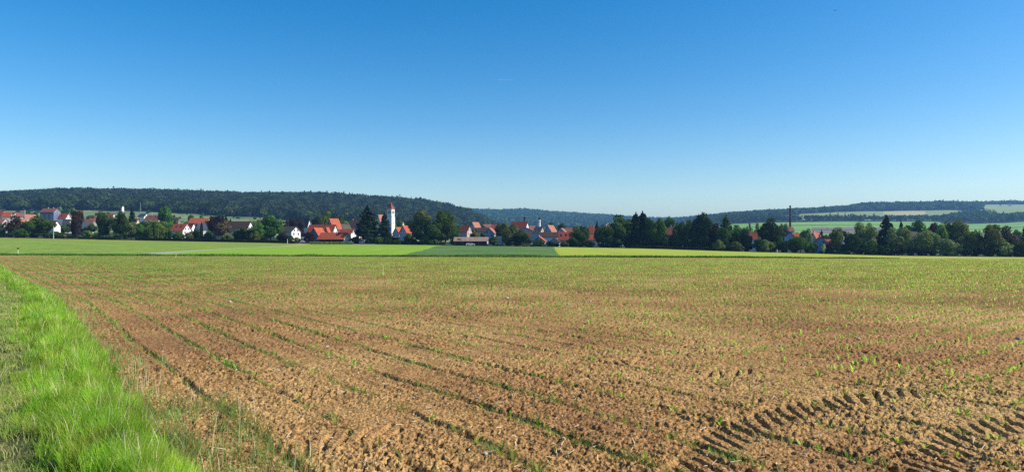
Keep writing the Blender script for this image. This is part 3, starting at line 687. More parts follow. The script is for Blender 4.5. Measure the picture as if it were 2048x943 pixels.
# dense dark undergrowth closing the foot of the right hand tree line
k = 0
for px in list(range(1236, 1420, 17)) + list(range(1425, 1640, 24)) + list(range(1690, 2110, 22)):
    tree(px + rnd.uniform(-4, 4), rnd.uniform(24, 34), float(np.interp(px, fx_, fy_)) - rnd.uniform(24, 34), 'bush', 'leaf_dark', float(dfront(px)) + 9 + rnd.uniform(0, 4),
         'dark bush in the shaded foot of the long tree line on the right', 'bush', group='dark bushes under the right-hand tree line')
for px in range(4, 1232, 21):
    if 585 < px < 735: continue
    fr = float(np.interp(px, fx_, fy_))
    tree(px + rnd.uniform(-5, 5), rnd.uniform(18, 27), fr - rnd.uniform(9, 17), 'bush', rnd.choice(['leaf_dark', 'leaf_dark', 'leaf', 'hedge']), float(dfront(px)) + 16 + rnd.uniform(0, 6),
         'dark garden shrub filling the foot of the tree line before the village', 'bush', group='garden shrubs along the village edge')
# garden trees among the houses behind
bt = [(66,436,480),(96,440,520),(126,446,420),(140,444,430),(170,452,420),(183,446,420),(18,425,620),(33,424,640),(56,419,760),(70,420,760),(90,445,430),(120,412,820),(133,413,820),(146,414,840),(162,428,520),(182,428,560),(194,424,600),(224,428,560),(250,434,480),
      (285,440,420),(300,442,420),(345,428,640),(352,432,560),(372,440,480),(384,428,660),(402,426,700),(421,438,440),(470,444,400),(510,440,520),(524,436,560),(560,442,520),
      (608,446,440),(640,440,520),(704,458,380),(822,436,520),(920,452,420),(934,448,480),(946,462,380),(966,448,470),(990,458,380),(998,452,440),(1028,458,360),(1060,470,345),(1086,462,410),
      (1132,450,520),(1146,452,480),(1172,462,380),(1182,452,480),(1204,446,460),(1216,450,420),(1262,446,420),(1330,448,400),(1350,446,400),(1420,452,380),(1436,452,380),(1484,456,380),
      (1522,456,420),(1556,460,380),(1592,463,440),(1632,462,430),(1652,464,420),(1662,466,400),(1685,464,380),(1700,466,360),(1716,462,380),(1752,460,380),(1818,452,420),(1858,452,400),(1925,456,400),(1955,456,380),(2035,458,380)]
for (px, top, d) in bt:
    kind = rnd.choice(['round', 'round', 'tall', 'bush']); w = rnd.uniform(14, 26)*420/d + 4
    tree(px, w, top, kind, rnd.choice(['leaf', 'leaf_dark', 'leaf_olive', 'leaf', 'leaf_light', 'bare']) if kind != 'bush' else 'leaf', d,
         'small garden tree half hidden among the village houses', 'garden_tree', group='garden trees among the village houses', cat='tree')
for i in range(110):
    px = rnd.uniform(-40, 760); lo = float(line(px, [(0, 760), (500, 700), (760, 720)])); d = rnd.uniform(lo, float(tl(px)) - 2) if i % 3 else float(tl(px)) - rnd.uniform(2, 50)
    w = rnd.uniform(3.5, 9); row = HY - (gz(*W(px, d)[:2]) - CAMZ)/d*FP
    tree(px, w, row - w*rnd.uniform(.6, 1.1), 'bush', rnd.choice(['leaf', 'leaf_dark', 'leaf_olive']), d, 'dark shrub dotted on the pale hillside meadow below the wood', 'hillside_shrub', group='shrubs on the hillside meadow', cat='shrub')
for (px, d, w) in [(1655, 1170, 4), (1672, 1165, 6), (1480, 1120, 12), (1655, 1290, 3)]:
    row = HY - (gz(*W(px, d)[:2]) - CAMZ)/d*FP
    tree(px, w, row - w*.5, 'bush', 'leaf_dark', d, 'lone dark shrub on the far green slope right of the chimney', 'hillside_shrub', group='lone shrubs on the far slope', cat='shrub')

def hedge(px0, px1, dd, hpx, label, wid=1.6, name='hedge', mat='hedge', q=.22):
    d0, d1 = float(dfront(px0)) + dd, float(dfront(px1)) + dd
    a = np.array(W(px0, d0)); b = np.array(W(px1, d1)); L = np.linalg.norm(b - a); n = int(L*110)
    t = rs.rand(n); h = hpx/FP*d0; u = rs.rand(n, 3)
    P = a + (b - a)*t[:, None]; P[:, 2] = ground(P[:, 0], P[:, 1])
    side = rs.rand(n); face = rs.rand(n) < .45
    offy = np.where(face, np.where(side < .6, -wid/2, wid/2), (rs.rand(n) - .5)*wid); z = np.where(face, rs.rand(n)*h, h*(.95 + .08*rs.rand(n)))
    P[:, 1] += offy + rs.normal(0, .06, n); P[:, 2] += z + .05*vn(t*L*.8, t*0)
    N = np.stack([np.zeros(n), np.where(face, np.sign(offy), 0), np.where(face, .2, 1)], 1)
    V, F = quads_on(P, N, q*(.8 + rs.rand(n)), .6)
    o = bpy.data.objects.new(name, None); COL.objects.link(o); o.location = tuple(a)
    me = mesh_np('leaves', V - a, F, [M[mat]]); obj('leaves', me, o)
    bb = MB(); dirv = (b - a)
    bb.prism([(0, -wid*.38, 0), (0, wid*.38, 0), (0, wid*.38, h*.9), (0, -wid*.38, h*.9)], tuple(dirv)); obj('inner_branches', bb.mesh('inner_branches', M['hedge']), o)
    tag(o, label, 'hedge'); return o
hedge(272, 592, 0, 5.0, 'long clipped dark hedge behind the yellow flower strip')
hedge(158, 236, 1, 4.2, 'short dark hedge below the pair of tall dark trees')
hedge(622, 706, -2, 3.5, 'low scruffy hedge before the red-roofed open barn', mat='weed', q=.3)
hedge(1262, 1460, 2, 5.5, 'dark hedge along the mown field under the twin spruces and tall trees')
hedge(1640, 1700, 2, 5, 'dark hedge by the pale flowering shrub')

# ------------------------------------------------------------------ buildings
def roof_mat(name, c, v=.22): return noise_mat(name, [(.3, tuple(x*(1-v) for x in c)), (.5, c), (.7, tuple(x*(1+v) for x in c))], scale=.9, scale2=5, amt2=.15, rough=.75)
RM = {'orange': roof_mat('tile_orange', (.50, .112, .046)), 'red': roof_mat('tile_red', (.36, .075, .038)), 'salmon': roof_mat('tile_salmon', (.44, .19, .125)),
      'rust': roof_mat('tile_rust', (.27, .095, .065)), 'brown': roof_mat('tile_brown', (.075, .045, .035)), 'grey': roof_mat('tile_grey', (.105, .088, .072)),
      'slate': roof_mat('slate', (.06, .07, .10)), 'pinkgrey': roof_mat('tile_pinkgrey', (.36, .25, .20))}
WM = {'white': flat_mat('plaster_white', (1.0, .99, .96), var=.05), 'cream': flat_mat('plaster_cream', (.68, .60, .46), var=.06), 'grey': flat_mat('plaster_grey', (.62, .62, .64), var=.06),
      'blue': flat_mat('plaster_shade_blue', (.46, .54, .70), var=.06), 'dark': flat_mat('boards_dark', (.055, .045, .04), var=.2, scale=2), 'yellow': flat_mat('plaster_yellow', (.72, .55, .25), var=.06),  # blue plaster carries the bluish shade of camera-facing gables in its colour
      'pink': flat_mat('plaster_pink', (.70, .50, .42), var=.06), 'redbrown': flat_mat('boards_redbrown', (.13, .05, .035), var=.2, scale=2), 'shade_navy': flat_mat('plaster_shade_navy', (.14, .19, .32), var=.1)}  # darkest blue wall colour has the shade of unlit fronts mixed in
M['glass'] = flat_mat('window_glass', (.025, .03, .04), rough=.12, spec=.5); M['whiteframe'] = flat_mat('white_frame', (1.0, 1.0, 1.0), var=.03)
M['chim'] = flat_mat('chimney_plaster', (.55, .50, .45), var=.15, scale=3); M['brick'] = noise_mat('old_brick', [(.3, (.085, .045, .035)), (.7, (.16, .09, .07))], scale=1.2)
M['metal'] = flat_mat('pale_metal', (.45, .47, .50), rough=.4); M['wood'] = flat_mat('weathered_wood', (.22, .17, .12), var=.3, scale=3); M['darkpost'] = flat_mat('dark_paint', (.02, .03, .025))
_win = {}
def window_mesh(w, h, framed):
    key = (round(w, 1), round(h, 1), framed)
    if key not in _win:
        b = MB(); b.box(-w/2, w/2, -.05, .02, -h/2, h/2); pane = b.mesh('window', M['glass'])
        f = MB(); t = .12
        f.box(-w/2-t, w/2+t, -.07, .02, h/2, h/2+t); f.box(-w/2-t, w/2+t, -.09, .02, -h/2-t, -h/2)
        f.box(-w/2-t, -w/2, -.07, .02, -h/2+.002, h/2-.002); f.box(w/2, w/2+t, -.07, .02, -h/2+.002, h/2-.002); f.box(-.04, .04, -.065, .0, -h/2+.004, h/2-.004)
        _win[key] = (pane, f.mesh('frame', M['whiteframe']))
    return _win[key]
def add_window(root, p, ang, w=.9, h=1.2, framed=True):
    pane, fr = window_mesh(w, h, framed)
    o = obj('window', pane, root, loc=p, rot=(0, 0, ang))
    if framed: obj('frame', fr, o)
    return o

def house(name, label, px, d, Lp, Wp, eave, ridge, th, wall, roof, wins=1, chim=0, over=.45, hip=0, cat='house', base=None, sky=0, front_wall=None, group=None, wsize=1.0, wpane=True):
    """ridge along local x (length Lp), gable width Wp, both in photo pixels at distance d; th = ridge direction in degrees"""
    k = d/FP; L = Lp*k; Wd = Wp*k; x, y, z = W(px, d)
    he = CAMZ - (eave - HY)*k - z; hr = CAMZ - (ridge - HY)*k - z - .12
    he += min(.5, over*(hr - he)/(Wd/2 + over)); he = max(he, 1.2); hr = max(hr, he + .6)
    root = obj(name, None, loc=(x, y, z), rot=(0, 0, R(th))); root.empty_display_size = 1; tag(root, label, cat, group)
    l, w = L/2, Wd/2
    b = MB()
    g = [(-l, -w, -1.2), (-l, w, -1.2), (-l, w, he), (-l + hip*w, 0, hr), (-l, -w, he)] if not hip else None
    if not hip: b.prism([(-l, -w, -1.2), (-l, -w, he), (-l, 0, hr), (-l, w, he), (-l, w, -1.2)], (L, 0, 0))
    else: b.box(-l, l, -w, w, -1.2, he)
    obj('wall', b.mesh('wall', WM[wall]), root)
    r = MB(); sl = (hr - he)/w; o = over; e = he - sl*o; T = .16; hx = hip*w*.9
    for sgn in (-1, 1):
        P = [(-l - o, sgn*(w + o), e), (l + o, sgn*(w + o), e), (l + o - hx, 0, hr + .02), (-l - o + hx, 0, hr + .02)]
        if sgn > 0: P = P[::-1]
        r.prism(P, (0, 0, T))
    if hip:
        for sx in (-1, 1):
            P = [(sx*(l + o), -w - o, e), (sx*(l + o), w + o, e), (sx*(l + o - hx), 0, hr + .02)]
            if sx < 0: P = P[::-1]
            r.prism(P, (0, 0, T))
    ro = obj('roof', r.mesh('roof', RM[roof]), root)
    if chim:
        for c in range(chim):
            cx_ = (-.25 + .5*c)*L*.8 if chim > 1 else rnd.choice((-.25, .2))*L
            cb = MB(); cb.box(cx_ - .3, cx_ + .3, .1, .7, hr - 1.0, hr + .9); cb.box(cx_ - .37, cx_ + .37, .03, .77, hr + .9, hr + 1.02); obj('chimney', cb.mesh('chimney', M['chim']), ro)
    ws = wsize
    if wins:
        # windows on the long side facing the camera and on both gables
        if he > 2.0 and L > 4:
            n = max(2, int(L/3.2))
            for lev in range(max(1, int(he/2.9))):
                for i in range(n): add_window(root, (-l + L*(i + .5)/n, -w - .0, min(he - .9, 1.5 + lev*2.8)), 0, .9*ws, 1.2*ws)
        for sx in (-1, 1):
            if Wd > 4:
                zz = he + (hr - he)*.22
                for yy in ((-.18, .18) if Wd > 5 else (0,)): add_window(root, (sx*l, yy*Wd, zz), R(90)*sx, .8*ws, 1.1*ws)
                if he > 2.4:
                    for yy in (-.25, .25): add_window(root, (sx*l, yy*Wd, he - 1.3), R(90)*sx, .9*ws, 1.2*ws)
                if hr - he > 3.6: add_window(root, (sx*l, 0, he + (hr - he)*.62), R(90)*sx, .6*ws, .8*ws)
    if sky:
        for i in range(sky):
            sb = MB(); xx = L*(-.2 + .35*i); yy = -w*.45; zz = hr - sl*abs(yy) + T
            sb.prism([(xx - .5, yy - .5, zz - sl*.5 + .02), (xx + .5, yy - .5, zz - sl*.5 + .02), (xx + .5, yy + .5, zz + sl*.5 + .02), (xx - .5, yy + .5, zz + sl*.5 + .02)], (0, 0, .06)); obj('skylight', sb.mesh('skylight', M['glass']), ro)
    return root
# name, label, px, d, ridge length px, gable width px, eave row, ridge row, ridge angle, wall, roof, extras
HOUSES = [
 ('house', 'small house with rusty red roof, highest of the left-edge cluster', 3, 620, 16, 14, 431, 421, -10, 'cream', 'rust', {}),
 ('house', 'red-roofed house second from the left edge in the upper cluster', 15, 590, 14, 13, 434, 424, 20, 'grey', 'red', {}),
 ('house', 'house with orange-brown roof partly behind the brownish tree at the left', 5, 460, 16, 14, 447, 437, -15, 'cream', 'salmon', {}),
 ('house', 'small dull red roof between the upper cluster and the beige gable', 27, 600, 13, 12, 433, 425, -20, 'cream', 'rust', {}),
 ('house', 'house with beige gable and bright red roof in the upper left cluster', 40, 560, 11, 12, 434, 425, 40, 'cream', 'rust', {}),
 ('house', 'white-gabled house with light brown-orange roof left of the big slate-fronted house', 60, 500, 16, 18, 439, 428.5, 48, 'white', 'salmon', {}),
 ('house', 'grey-gabled house with orange roof just below the white-gabled one at the left', 42, 430, 16, 16, 449, 437.5, 48, 'grey', 'salmon', {}),
 ('house', 'tall white house whose bare wall shows between bushes at the far left', 12, 352, 14, 11, 453, 444, -35, 'white', 'rust', {'wins': 0}),
 ('guest_house', 'big house with shade-tinted slate-blue front, many white-framed windows and brown roof', 101, 560, 30, 18, 424.5, 416.5, -8, 'shade_navy', 'rust', {'chim': 2, 'wsize': 1.35}),
 ('house', 'small house with clear red roof and white right gable below the slate-fronted one', 110, 372, 15, 13, 452, 441, -28, 'white', 'red', {}),
 ('house', 'red-roofed house right behind the slate-fronted one', 129, 540, 18, 14, 438, 427, -10, 'white', 'red', {'sky': 1}),
 ('house', 'grey-blue roofed house just left of the copper-brown tree', 134, 440, 11, 11, 448, 438, 10, 'cream', 'slate', {}),
 ('house', 'narrow white gable with brown roof right of the copper-brown tree', 175, 430, 16, 12, 450, 438, 70, 'white', 'brown', {}),
 ('house', 'brown roof between the copper-brown tree and the first tall dark tree', 190, 560, 16, 14, 442, 431, 25, 'cream', 'rust', {}),
 ('house', 'red roof showing high between the two tall dark trees', 222, 640, 14, 12, 436, 427, -10, 'white', 'red', {}),
 ('hut', 'tiny white hut high on the hillside meadow just below the wood', 245, 940, 4, 4, 415, 411, -30, 'white', 'grey', {'wins': 0}),
 ('house', 'orange roof with a tall white chimney over the olive tree', 272, 420, 10, 9, 446, 437, -15, 'cream', 'orange', {'chim': 1}),
 ('house', 'dark slate roof on a white house left of the long red roof', 287, 620, 15, 13, 434, 427, -15, 'white', 'slate', {}),
 ('house', 'long red roof below the tall bushy tree', 310, 520, 34, 20, 441, 430, -12, 'white', 'rust', {'chim': 1, 'sky': 2}),
 ('house', 'tiny white gabled house right of the tall bushy tree', 352, 600, 9, 7, 440, 434, -30, 'white', 'salmon', {}),
 ('house', 'bright orange-red roofed house with white right gable in the left village', 362, 390, 32, 22, 462, 447, -20, 'white', 'orange', {'chim': 1, 'sky': 2}),
 ('house', 'small red roof with white gable tucked right behind the bright orange-red one', 383, 425, 13, 12, 458, 446, -25, 'white', 'red', {}),
 ('house', 'long orange roof above the slate-blue roof', 400, 560, 38, 18, 447, 436, -3, 'cream', 'orange', {}),
 ('house', 'house with pale gable and slate-blue roof left of the brown barn', 404, 395, 18, 22, 460, 446, 52, 'grey', 'slate', {}),
 ('barn', 'very long dark brown roofed barn with a small white right gable', 462, 372, 84, 22, 457, 442.5, -9, 'white', 'brown', {'wins': 0}),
 ('shed', 'low dark shed with flat brown roof peeping over the hedge', 413, 338, 18, 12, 477, 472, 5, 'dark', 'brown', {'wins': 0}),
 ('house', 'white house with grey-brown roof standing behind shrubs beside the farm', 579, 345, 36, 24, 464, 452.5, -28, 'white', 'grey', {}),
 ('barn', 'narrow white pointed gable behind the big red farm roof', 615, 410, 12, 8, 452, 437, -35, 'white', 'grey', {'wins': 0}),
 ('farmhouse', 'large red farm roof with white right gable in the middle of the farm', 645, 360, 56, 28, 470, 449, -14, 'white', 'red', {'chim': 0}),
 ('house', 'farm wing with shaded blue gable and orange right roof slope', 636, 338, 24, 24, 474, 455, 68, 'shade_navy', 'orange', {'wins': 0}),
 ('house', 'little yellow gable standing in front of the large red farm roof', 655, 348, 10, 11, 470, 454, 78, 'yellow', 'orange', {'wins': 0}),
 ('house', 'steep orange roof with shade-tinted dark blue gable behind the farm', 668, 420, 22, 20, 458, 437, 58, 'shade_navy', 'orange', {}),
 ('house', 'house with shade-tinted light blue gable and brown roof right of the farm', 690, 430, 18, 20, 462, 448, 50, 'blue', 'grey', {}),
 ('house', 'wide orange-red roof with short white gable right behind the low barn', 695, 375, 30, 16, 468, 458, -25, 'white', 'orange', {'wins': 0}),
 ('house', 'dark brown roofed house beside the huge spruce', 711, 470, 24, 20, 454, 440, -10, 'cream', 'brown', {'chim': 1}),
 ('house', 'pale house with salmon roof glimpsed between the two spruces', 761, 480, 12, 12, 446, 429, 60, 'cream', 'salmon', {}),
 ('chapel', 'small red roof at the left foot of the church tower', 779, 430, 10, 12, 466, 454, 60, 'white', 'red', {'wins': 0}),
 ('house', 'cream house with orange roof small on the slope right of the church tower', 803, 640, 8, 7, 449, 443, -20, 'cream', 'salmon', {'wins': 0}),
 ('house', 'pale gabled house with orange roof immediately right of the church tower', 798, 410, 16, 18, 468, 454, 55, 'grey', 'orange', {}),
 ('house', 'pale gabled house left of the very big olive tree', 811, 385, 15, 18, 466, 451, 60, 'grey', 'orange', {}),
 ('house', 'pinkish house with red roof right of the very big green tree', 932, 400, 18, 18, 464, 451, -32, 'pink', 'red', {}),
 ('house', 'house with shade-tinted light blue gable and steep orange roof behind the long low shed', 951, 440, 17, 19, 461, 444, 50, 'blue', 'salmon', {}),
 ('house', 'long dark brown roof between two light blue gables', 967, 430, 30, 14, 464, 455, -4, 'grey', 'brown', {'wins': 0}),
 ('house', 'small orange roof above the long dark brown one', 976, 500, 16, 12, 456, 448, -10, 'cream', 'salmon', {}),
 ('house', 'red roof just left of the tall bushy brownish tree', 992, 480, 16, 14, 458, 449, -12, 'cream', 'red', {}),
 ('house', 'shade-tinted light blue-grey gable behind the right end of the long low shed', 981, 370, 18, 22, 468, 455.5, 75, 'blue', 'salmon', {}),
 ('church', 'chapel with large plain red roof and white right gable in the village middle', 1040, 450, 32, 22, 460, 443, -24, 'white', 'red', {'wins': 0}),
 ('house', 'salmon roofed house right of the chapel', 1063, 470, 14, 14, 460, 451, -10, 'cream', 'salmon', {}),
 ('house', 'cream house with salmon roof at the foot of the white onion tower', 1078, 440, 18, 14, 464, 453, -40, 'cream', 'salmon', {}),
 ('barn', 'broad low-pitched shade-tinted blue-grey gable below the chapel', 1053, 390, 24, 38, 464, 455, 80, 'blue', 'grey', {'wins': 0}),
 ('house', 'brown-roofed house left of the light blue tall gable', 1056, 345, 16, 14, 474, 462, 8, 'grey', 'brown', {}),
 ('house', 'tall narrow house with shade-tinted light blue gable in the village middle', 1072, 335, 14, 14, 468, 461, 84, 'blue', 'grey', {}),
 ('house', 'pale gabled house with pinkish right roof slope and grey front', 1101, 430, 20, 20, 466, 450, 55, 'grey', 'salmon', {}),
 ('house', 'long brown roof over a white front in the village middle', 1098, 350, 34, 18, 474, 464, -3, 'white', 'brown', {}),
 ('house', 'little front house with red-edged gable and white porch post', 1080, 318, 14, 22, 483, 472.5, 72, 'grey', 'orange', {}),
 ('house', 'small dark-edged gable house at the field edge', 1110, 318, 14, 18, 485, 475, 76, 'grey', 'brown', {}),
 ('house', 'pale gabled house left of the dark red long roof', 1124, 430, 14, 14, 464, 456, 70, 'grey', 'salmon', {}),
 ('house', 'dark red long roof behind the wide red roof', 1138, 440, 26, 14, 464, 456, -4, 'cream', 'rust', {}),
 ('house', 'orange dormer roof right of the dark red long roof', 1150, 455, 14, 12, 463, 455, -12, 'cream', 'orange', {}),
 ('house', 'wide red roof with two little windows right of the village middle', 1128, 365, 28, 20, 480, 464, -8, 'cream', 'red', {'sky': 2}),
 ('house', 'upper of two stacked red roofs under the small cedar', 1187, 430, 18, 16, 467, 452, -10, 'white', 'red', {}),
 ('house', 'lower of two stacked red roofs under the small cedar', 1184, 350, 22, 16, 480, 469, -6, 'grey', 'red', {}),
 ('house', 'sloping salmon roof with two slim chimneys in front of the big green tree', 1219, 395, 24, 26, 468, 449, 48, 'white', 'salmon', {'chim': 2}),
 ('house', 'yellow house glimpsed in the gap of the dark tree line', 1336, 300, 24, 22, 470, 454, -20, 'yellow', 'rust', {'chim': 1}),
 ('house', 'orange-red roof in the tree line left of the big dark round tree', 1504, 330, 18, 16, 479, 465, -20, 'white', 'orange', {'chim': 1}),
 ('house', 'red-brown roof standing at the foot of the factory chimney', 1575, 400, 20, 14, 463, 454, -3, 'cream', 'rust', {'wins': 0}),
 ('house', 'small house with shade-tinted light blue gable under the factory chimney', 1578, 330, 12, 15, 473, 463, 80, 'blue', 'brown', {}),
 ('house', 'orange roof right of the factory chimney, left one', 1589, 350, 10, 12, 474, 466, -10, 'cream', 'orange', {'wins': 0}),
 ('house', 'orange roof right of the factory chimney, right one', 1599, 360, 10, 10, 473, 466, -10, 'cream', 'orange', {'wins': 0}),
 ('house', 'orange roof behind the big blue-grey gable', 1632, 330, 16, 16, 480, 465, 30, 'cream', 'orange', {'chim': 1}),
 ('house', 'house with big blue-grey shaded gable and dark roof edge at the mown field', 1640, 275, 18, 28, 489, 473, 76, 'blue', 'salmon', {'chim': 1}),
 ('house', 'red roof low between the blue-grey gable and the olive tree', 1660, 300, 20, 12, 484, 478, -6, 'cream', 'red', {'wins': 0}),
 ('house', 'white gable between trees right of the blue-grey gable house', 1686, 330, 8, 9, 472, 462, -55, 'white', 'grey', {'wins': 0}),
 ('house', 'purple-grey roof in the right-hand thicket', 1822, 300, 18, 16, 474, 463, -5, 'grey', 'grey', {'wins': 0}),
 ('farmhouse', 'tiny white farmhouse on the skyline field at the far right, left one', 2001, 2480, 3.2, 3, 409, 406, -30, 'white', 'grey', {'wins': 0}),
 ('farmhouse', 'tiny white farmhouse on the skyline field at the far right, right one', 2020, 2480, 5, 3, 409, 406.5, -20, 'white', 'rust', {'wins': 0}),
 ('hut', 'tiny white hut at the edge of the ridge wood right of the chimney', 1627, 1985, 4.5, 4, 425, 422.5, -30, 'white', 'grey', {'wins': 0}),
]
for (nm, lab, px, d, Lp, Wp, ea, ri, th, wa, ro, kw) in HOUSES:
    house(nm, lab, px, d, Lp, Wp, ea, ri, th, wa, ro, **kw)

def ring_obj(name, rings, mat, parent, loc=(0, 0, 0), n=10):
    b = MB(); b.rings(rings); return obj(name, b.mesh(name, mat), parent, loc=loc)
# church tower
def church_tower():
    d = 425.; k = d/FP; x, y, z = W(781.7, d); Z = lambda row: CAMZ - (row - HY)*k - z
    root = obj('church_tower', None, loc=(x, y, z), rot=(0, 0, R(-24))); tag(root, 'white church tower with red pointed spire rising above the village', 'church tower')
    w = 5.9*k; b = MB(); b.box(-w, w, -w, w, -1, Z(433)); obj('shaft', b.mesh('shaft', WM['white']), root)
    u = 5.4*k; b = MB(); b.box(-u, u, -u, u, Z(433) + .15, Z(417.5)); obj('belfry', b.mesh('belfry', WM['white']), root)
    b = MB(); b.box(-w - .12, w + .12, -w - .12, w + .12, Z(433), Z(433) + .15); obj('cornice', b.mesh('cornice', WM['cream']), root)
    b = MB(); e = u + .35; z0 = Z(417.5); z1 = Z(414.5); z2 = Z(403.5)
    lv = [(e, z0), (u*.80, z1), (u*.42, Z(410)), (.06, z2)]
    for r_, zz in lv:
        for q in range(4): b.v.append((r_*(-1, 1, 1, -1)[q], r_*(-1, -1, 1, 1)[q], zz))
    for i in range(3):
        for q in range(4): b.f.append((i*4+q, i*4+(q+1) % 4, i*4+4+(q+1) % 4, i*4+4+q))
    b.f.append((3, 2, 1, 0)); b.f.append((12, 13, 14, 15)); sp = obj('spire', b.mesh('spire', RM['red']), root)
    ring_obj('finial', [(0, 0, z2 - .1, .05), (0, 0, z2 + .7, .05), (0, 0, z2 + .75, .14), (0, 0, z2 + 1.0, .14), (0, 0, z2 + 1.1, .03), (0, 0, z2 + 1.5, .03)], M['darkpost'], sp)
    for a in range(4):
        for s_ in (-.32, .32):
            add_window(root, (sin(R(90*a))*u + cos(R(90*a))*s_*u, -cos(R(90*a))*u + sin(R(90*a))*s_*u, Z(424.5)), R(90*a), .75, 1.7, False)
        add_window(root, (sin(R(90*a))*u, -cos(R(90*a))*u, Z(419.7)), R(90*a), .55, .55, False)
        add_window(root, (sin(R(90*a))*w, -cos(R(90*a))*w, Z(445)), R(90*a), .4, 1.0, False)
church_tower()
def onion_tower(px, d, wpx, rows, wall, label, name, z_from=None):
    k = d/FP; x, y, z = W(px, d); Z = lambda row: CAMZ - (row - HY)*k - (z if z_from is None else 0)
    root = obj(name, None, loc=(x, y, z if z_from is None else 0)); tag(root, label, 'tower'); r = wpx*k/2
    b = MB(); b.rings([(0, 0, -1 if z_from is None else Z(z_from), r), (0, 0, Z(rows[0]), r), (0, 0, Z(rows[0]) + .02, r*1.12), (0, 0, Z(rows[0]) + .3, r*1.12)]); obj('shaft', b.mesh('shaft', wall), root)
    h0 = Z(rows[0]) + .3; h1 = Z(rows[1]); H = h1 - h0
    ring_obj('onion_dome', [(0, 0, h0, r*.9), (0, 0, h0 + H*.15, r*1.15), (0, 0, h0 + H*.35, r*1.1), (0, 0, h0 + H*.55, r*.5), (0, 0, h0 + H*.65, r*.25), (0, 0, h1, .04)], M['darkpost'], root)
    for a in range(4): add_window(root, (sin(R(90*a))*r, -cos(R(90*a))*r, Z(rows[0]) - 1.2), R(90*a), .5, 1.0, False)
onion_tower(1078.8, 480, 4.6, (440, 433), WM['white'], 'slim white tower with small dark onion dome right of the chapel', 'onion_tower')
onion_tower(1049.3, 452, 4.2, (437, 431.5), RM['slate'], 'small blackish ridge turret on the red chapel roof', 'roof_turret', 445)
# factory chimney
def chimney_stack():
    d = 440.; k = d/FP; x, y, z = W(1580.4, d); Z = lambda row: CAMZ - (row - HY)*k - z
    root = obj('factory_chimney', None, loc=(x, y, z)); tag(root, 'tall old brick factory chimney standing alone on the right', 'chimney')
    ring_obj('shaft', [(0, 0, -1, 2.9*k), (0, 0, 3, 2.7*k), (0, 0, Z(412.5), 1.55*k)], M['brick'], root)
    ring_obj('rim', [(0, 0, Z(412.5), 1.85*k), (0, 0, Z(411.6), 1.95*k), (0, 0, Z(411.2), 1.7*k), (0, 0, Z(410.6), 1.6*k)], M['brick'], root)
    for row in (420, 430, 441): ring_obj('iron_band', [(0, 0, Z(row), (1.62 + (row-412)*.026)*k), (0, 0, Z(row) + .25, (1.62 + (row-412)*.026)*k)], M['darkpost'], root)
chimney_stack()

# low red-roofed open barn in front of the farm
def open_barn(name, label, px, d, Lp, Wp, base, eave, ridge, th, roof, wall, back):
    k = d/FP; L = Lp*k; w = Wp*k/2; x, y, z = W(px, d); he = CAMZ - (eave - HY)*k - z; hr = CAMZ - (ridge - HY)*k - z; l = L/2; he += (hr - he)*.9/(w + .9)
    root = obj(name, None, loc=(x, y, z), rot=(0, 0, R(th))); tag(root, label, 'barn')
    b = MB(); b.prism([(l - .3, -w, he*.35), (l - .3, -w, he), (l - .3, 0, hr), (l - .3, w, he), (l - .3, w, he*.35)], (.3, 0, 0)); g = obj('gable_wall', b.mesh('gable_wall', WM['white']), root)
    add_window(g, (l, 0, he + (hr - he)*.35), R(90), .7, 1.4, False)
    b = MB(); b.box(-l, l - .302, w - .25, w, -1, he); b.box(-l, -l + .25, -w, w - .252, -1, he); obj('back_wall', b.mesh('back_wall', WM[back]), root)
    b = MB(); b.box(-l + .26, l - .31, -w + .02, -w + .14, -1, he*.42); obj('board_wall', b.mesh('board_wall', WM['dark']), root)
    n = max(4, int(L/3.2))
    for i in range(n + 1):
        b = MB(); xx = -l + .4 + (L - .8)*i/n; b.box(xx - .11, xx + .11, -w - .12, -w + .018, -1, he + .05); obj('post', b.mesh('post', M['wood']), root)
    r = MB(); sl = (hr - he)/w; o = .9
    for sgn in (-1, 1):
        P = [(-l - .5, sgn*(w + o), he - sl*o), (l + .35, sgn*(w + o), he - sl*o), (l + .35, 0, hr + .05), (-l - .5, 0, hr + .05)]
        if sgn > 0: P = P[::-1]
        r.prism(P, (0, 0, .16))
    obj('roof', r.mesh('roof', RM[roof]), root); return root
open_barn('open_barn', 'low open barn with long orange-red roof and white right gable at the field edge', 669, 322, 58, 24, 488, 479, 465.5, -17, 'orange', 'dark', 'dark')
open_barn('long_shed', 'long low shed with pinkish grey tiled roof and dark boarded front', 943, 306, 66, 16, 489, 482.5, 474.5, -4, 'pinkgrey', 'dark', 'redbrown')

def canopy():
    d = 395.; k = d/FP; x, y, z = W(789, d); root = obj('canopy', None, loc=(x, y, z)); tag(root, 'flat beige carport roof on posts in front of the church tower', 'carport')
    h = CAMZ - (473 - HY)*k - z; l = 13*k
    b = MB(); b.box(-l, l, -2.5, 2.5, h - .35, h); obj('roof', b.mesh('roof', WM['cream']), root)
    for sx in (-1, 1):
        for sy in (-1, 1): b = MB(); b.box(sx*(l-.4) - .1, sx*(l-.4) + .1, sy*2.2 - .1, sy*2.2 + .1, -1, h - .352); obj('post', b.mesh('post', M['wood']), root)
    b = MB(); b.box(-l + .6, l - .6, 1.7, 1.9, -1, h - .36); obj('back_wall', b.mesh('back_wall', WM['dark']), root)
canopy()

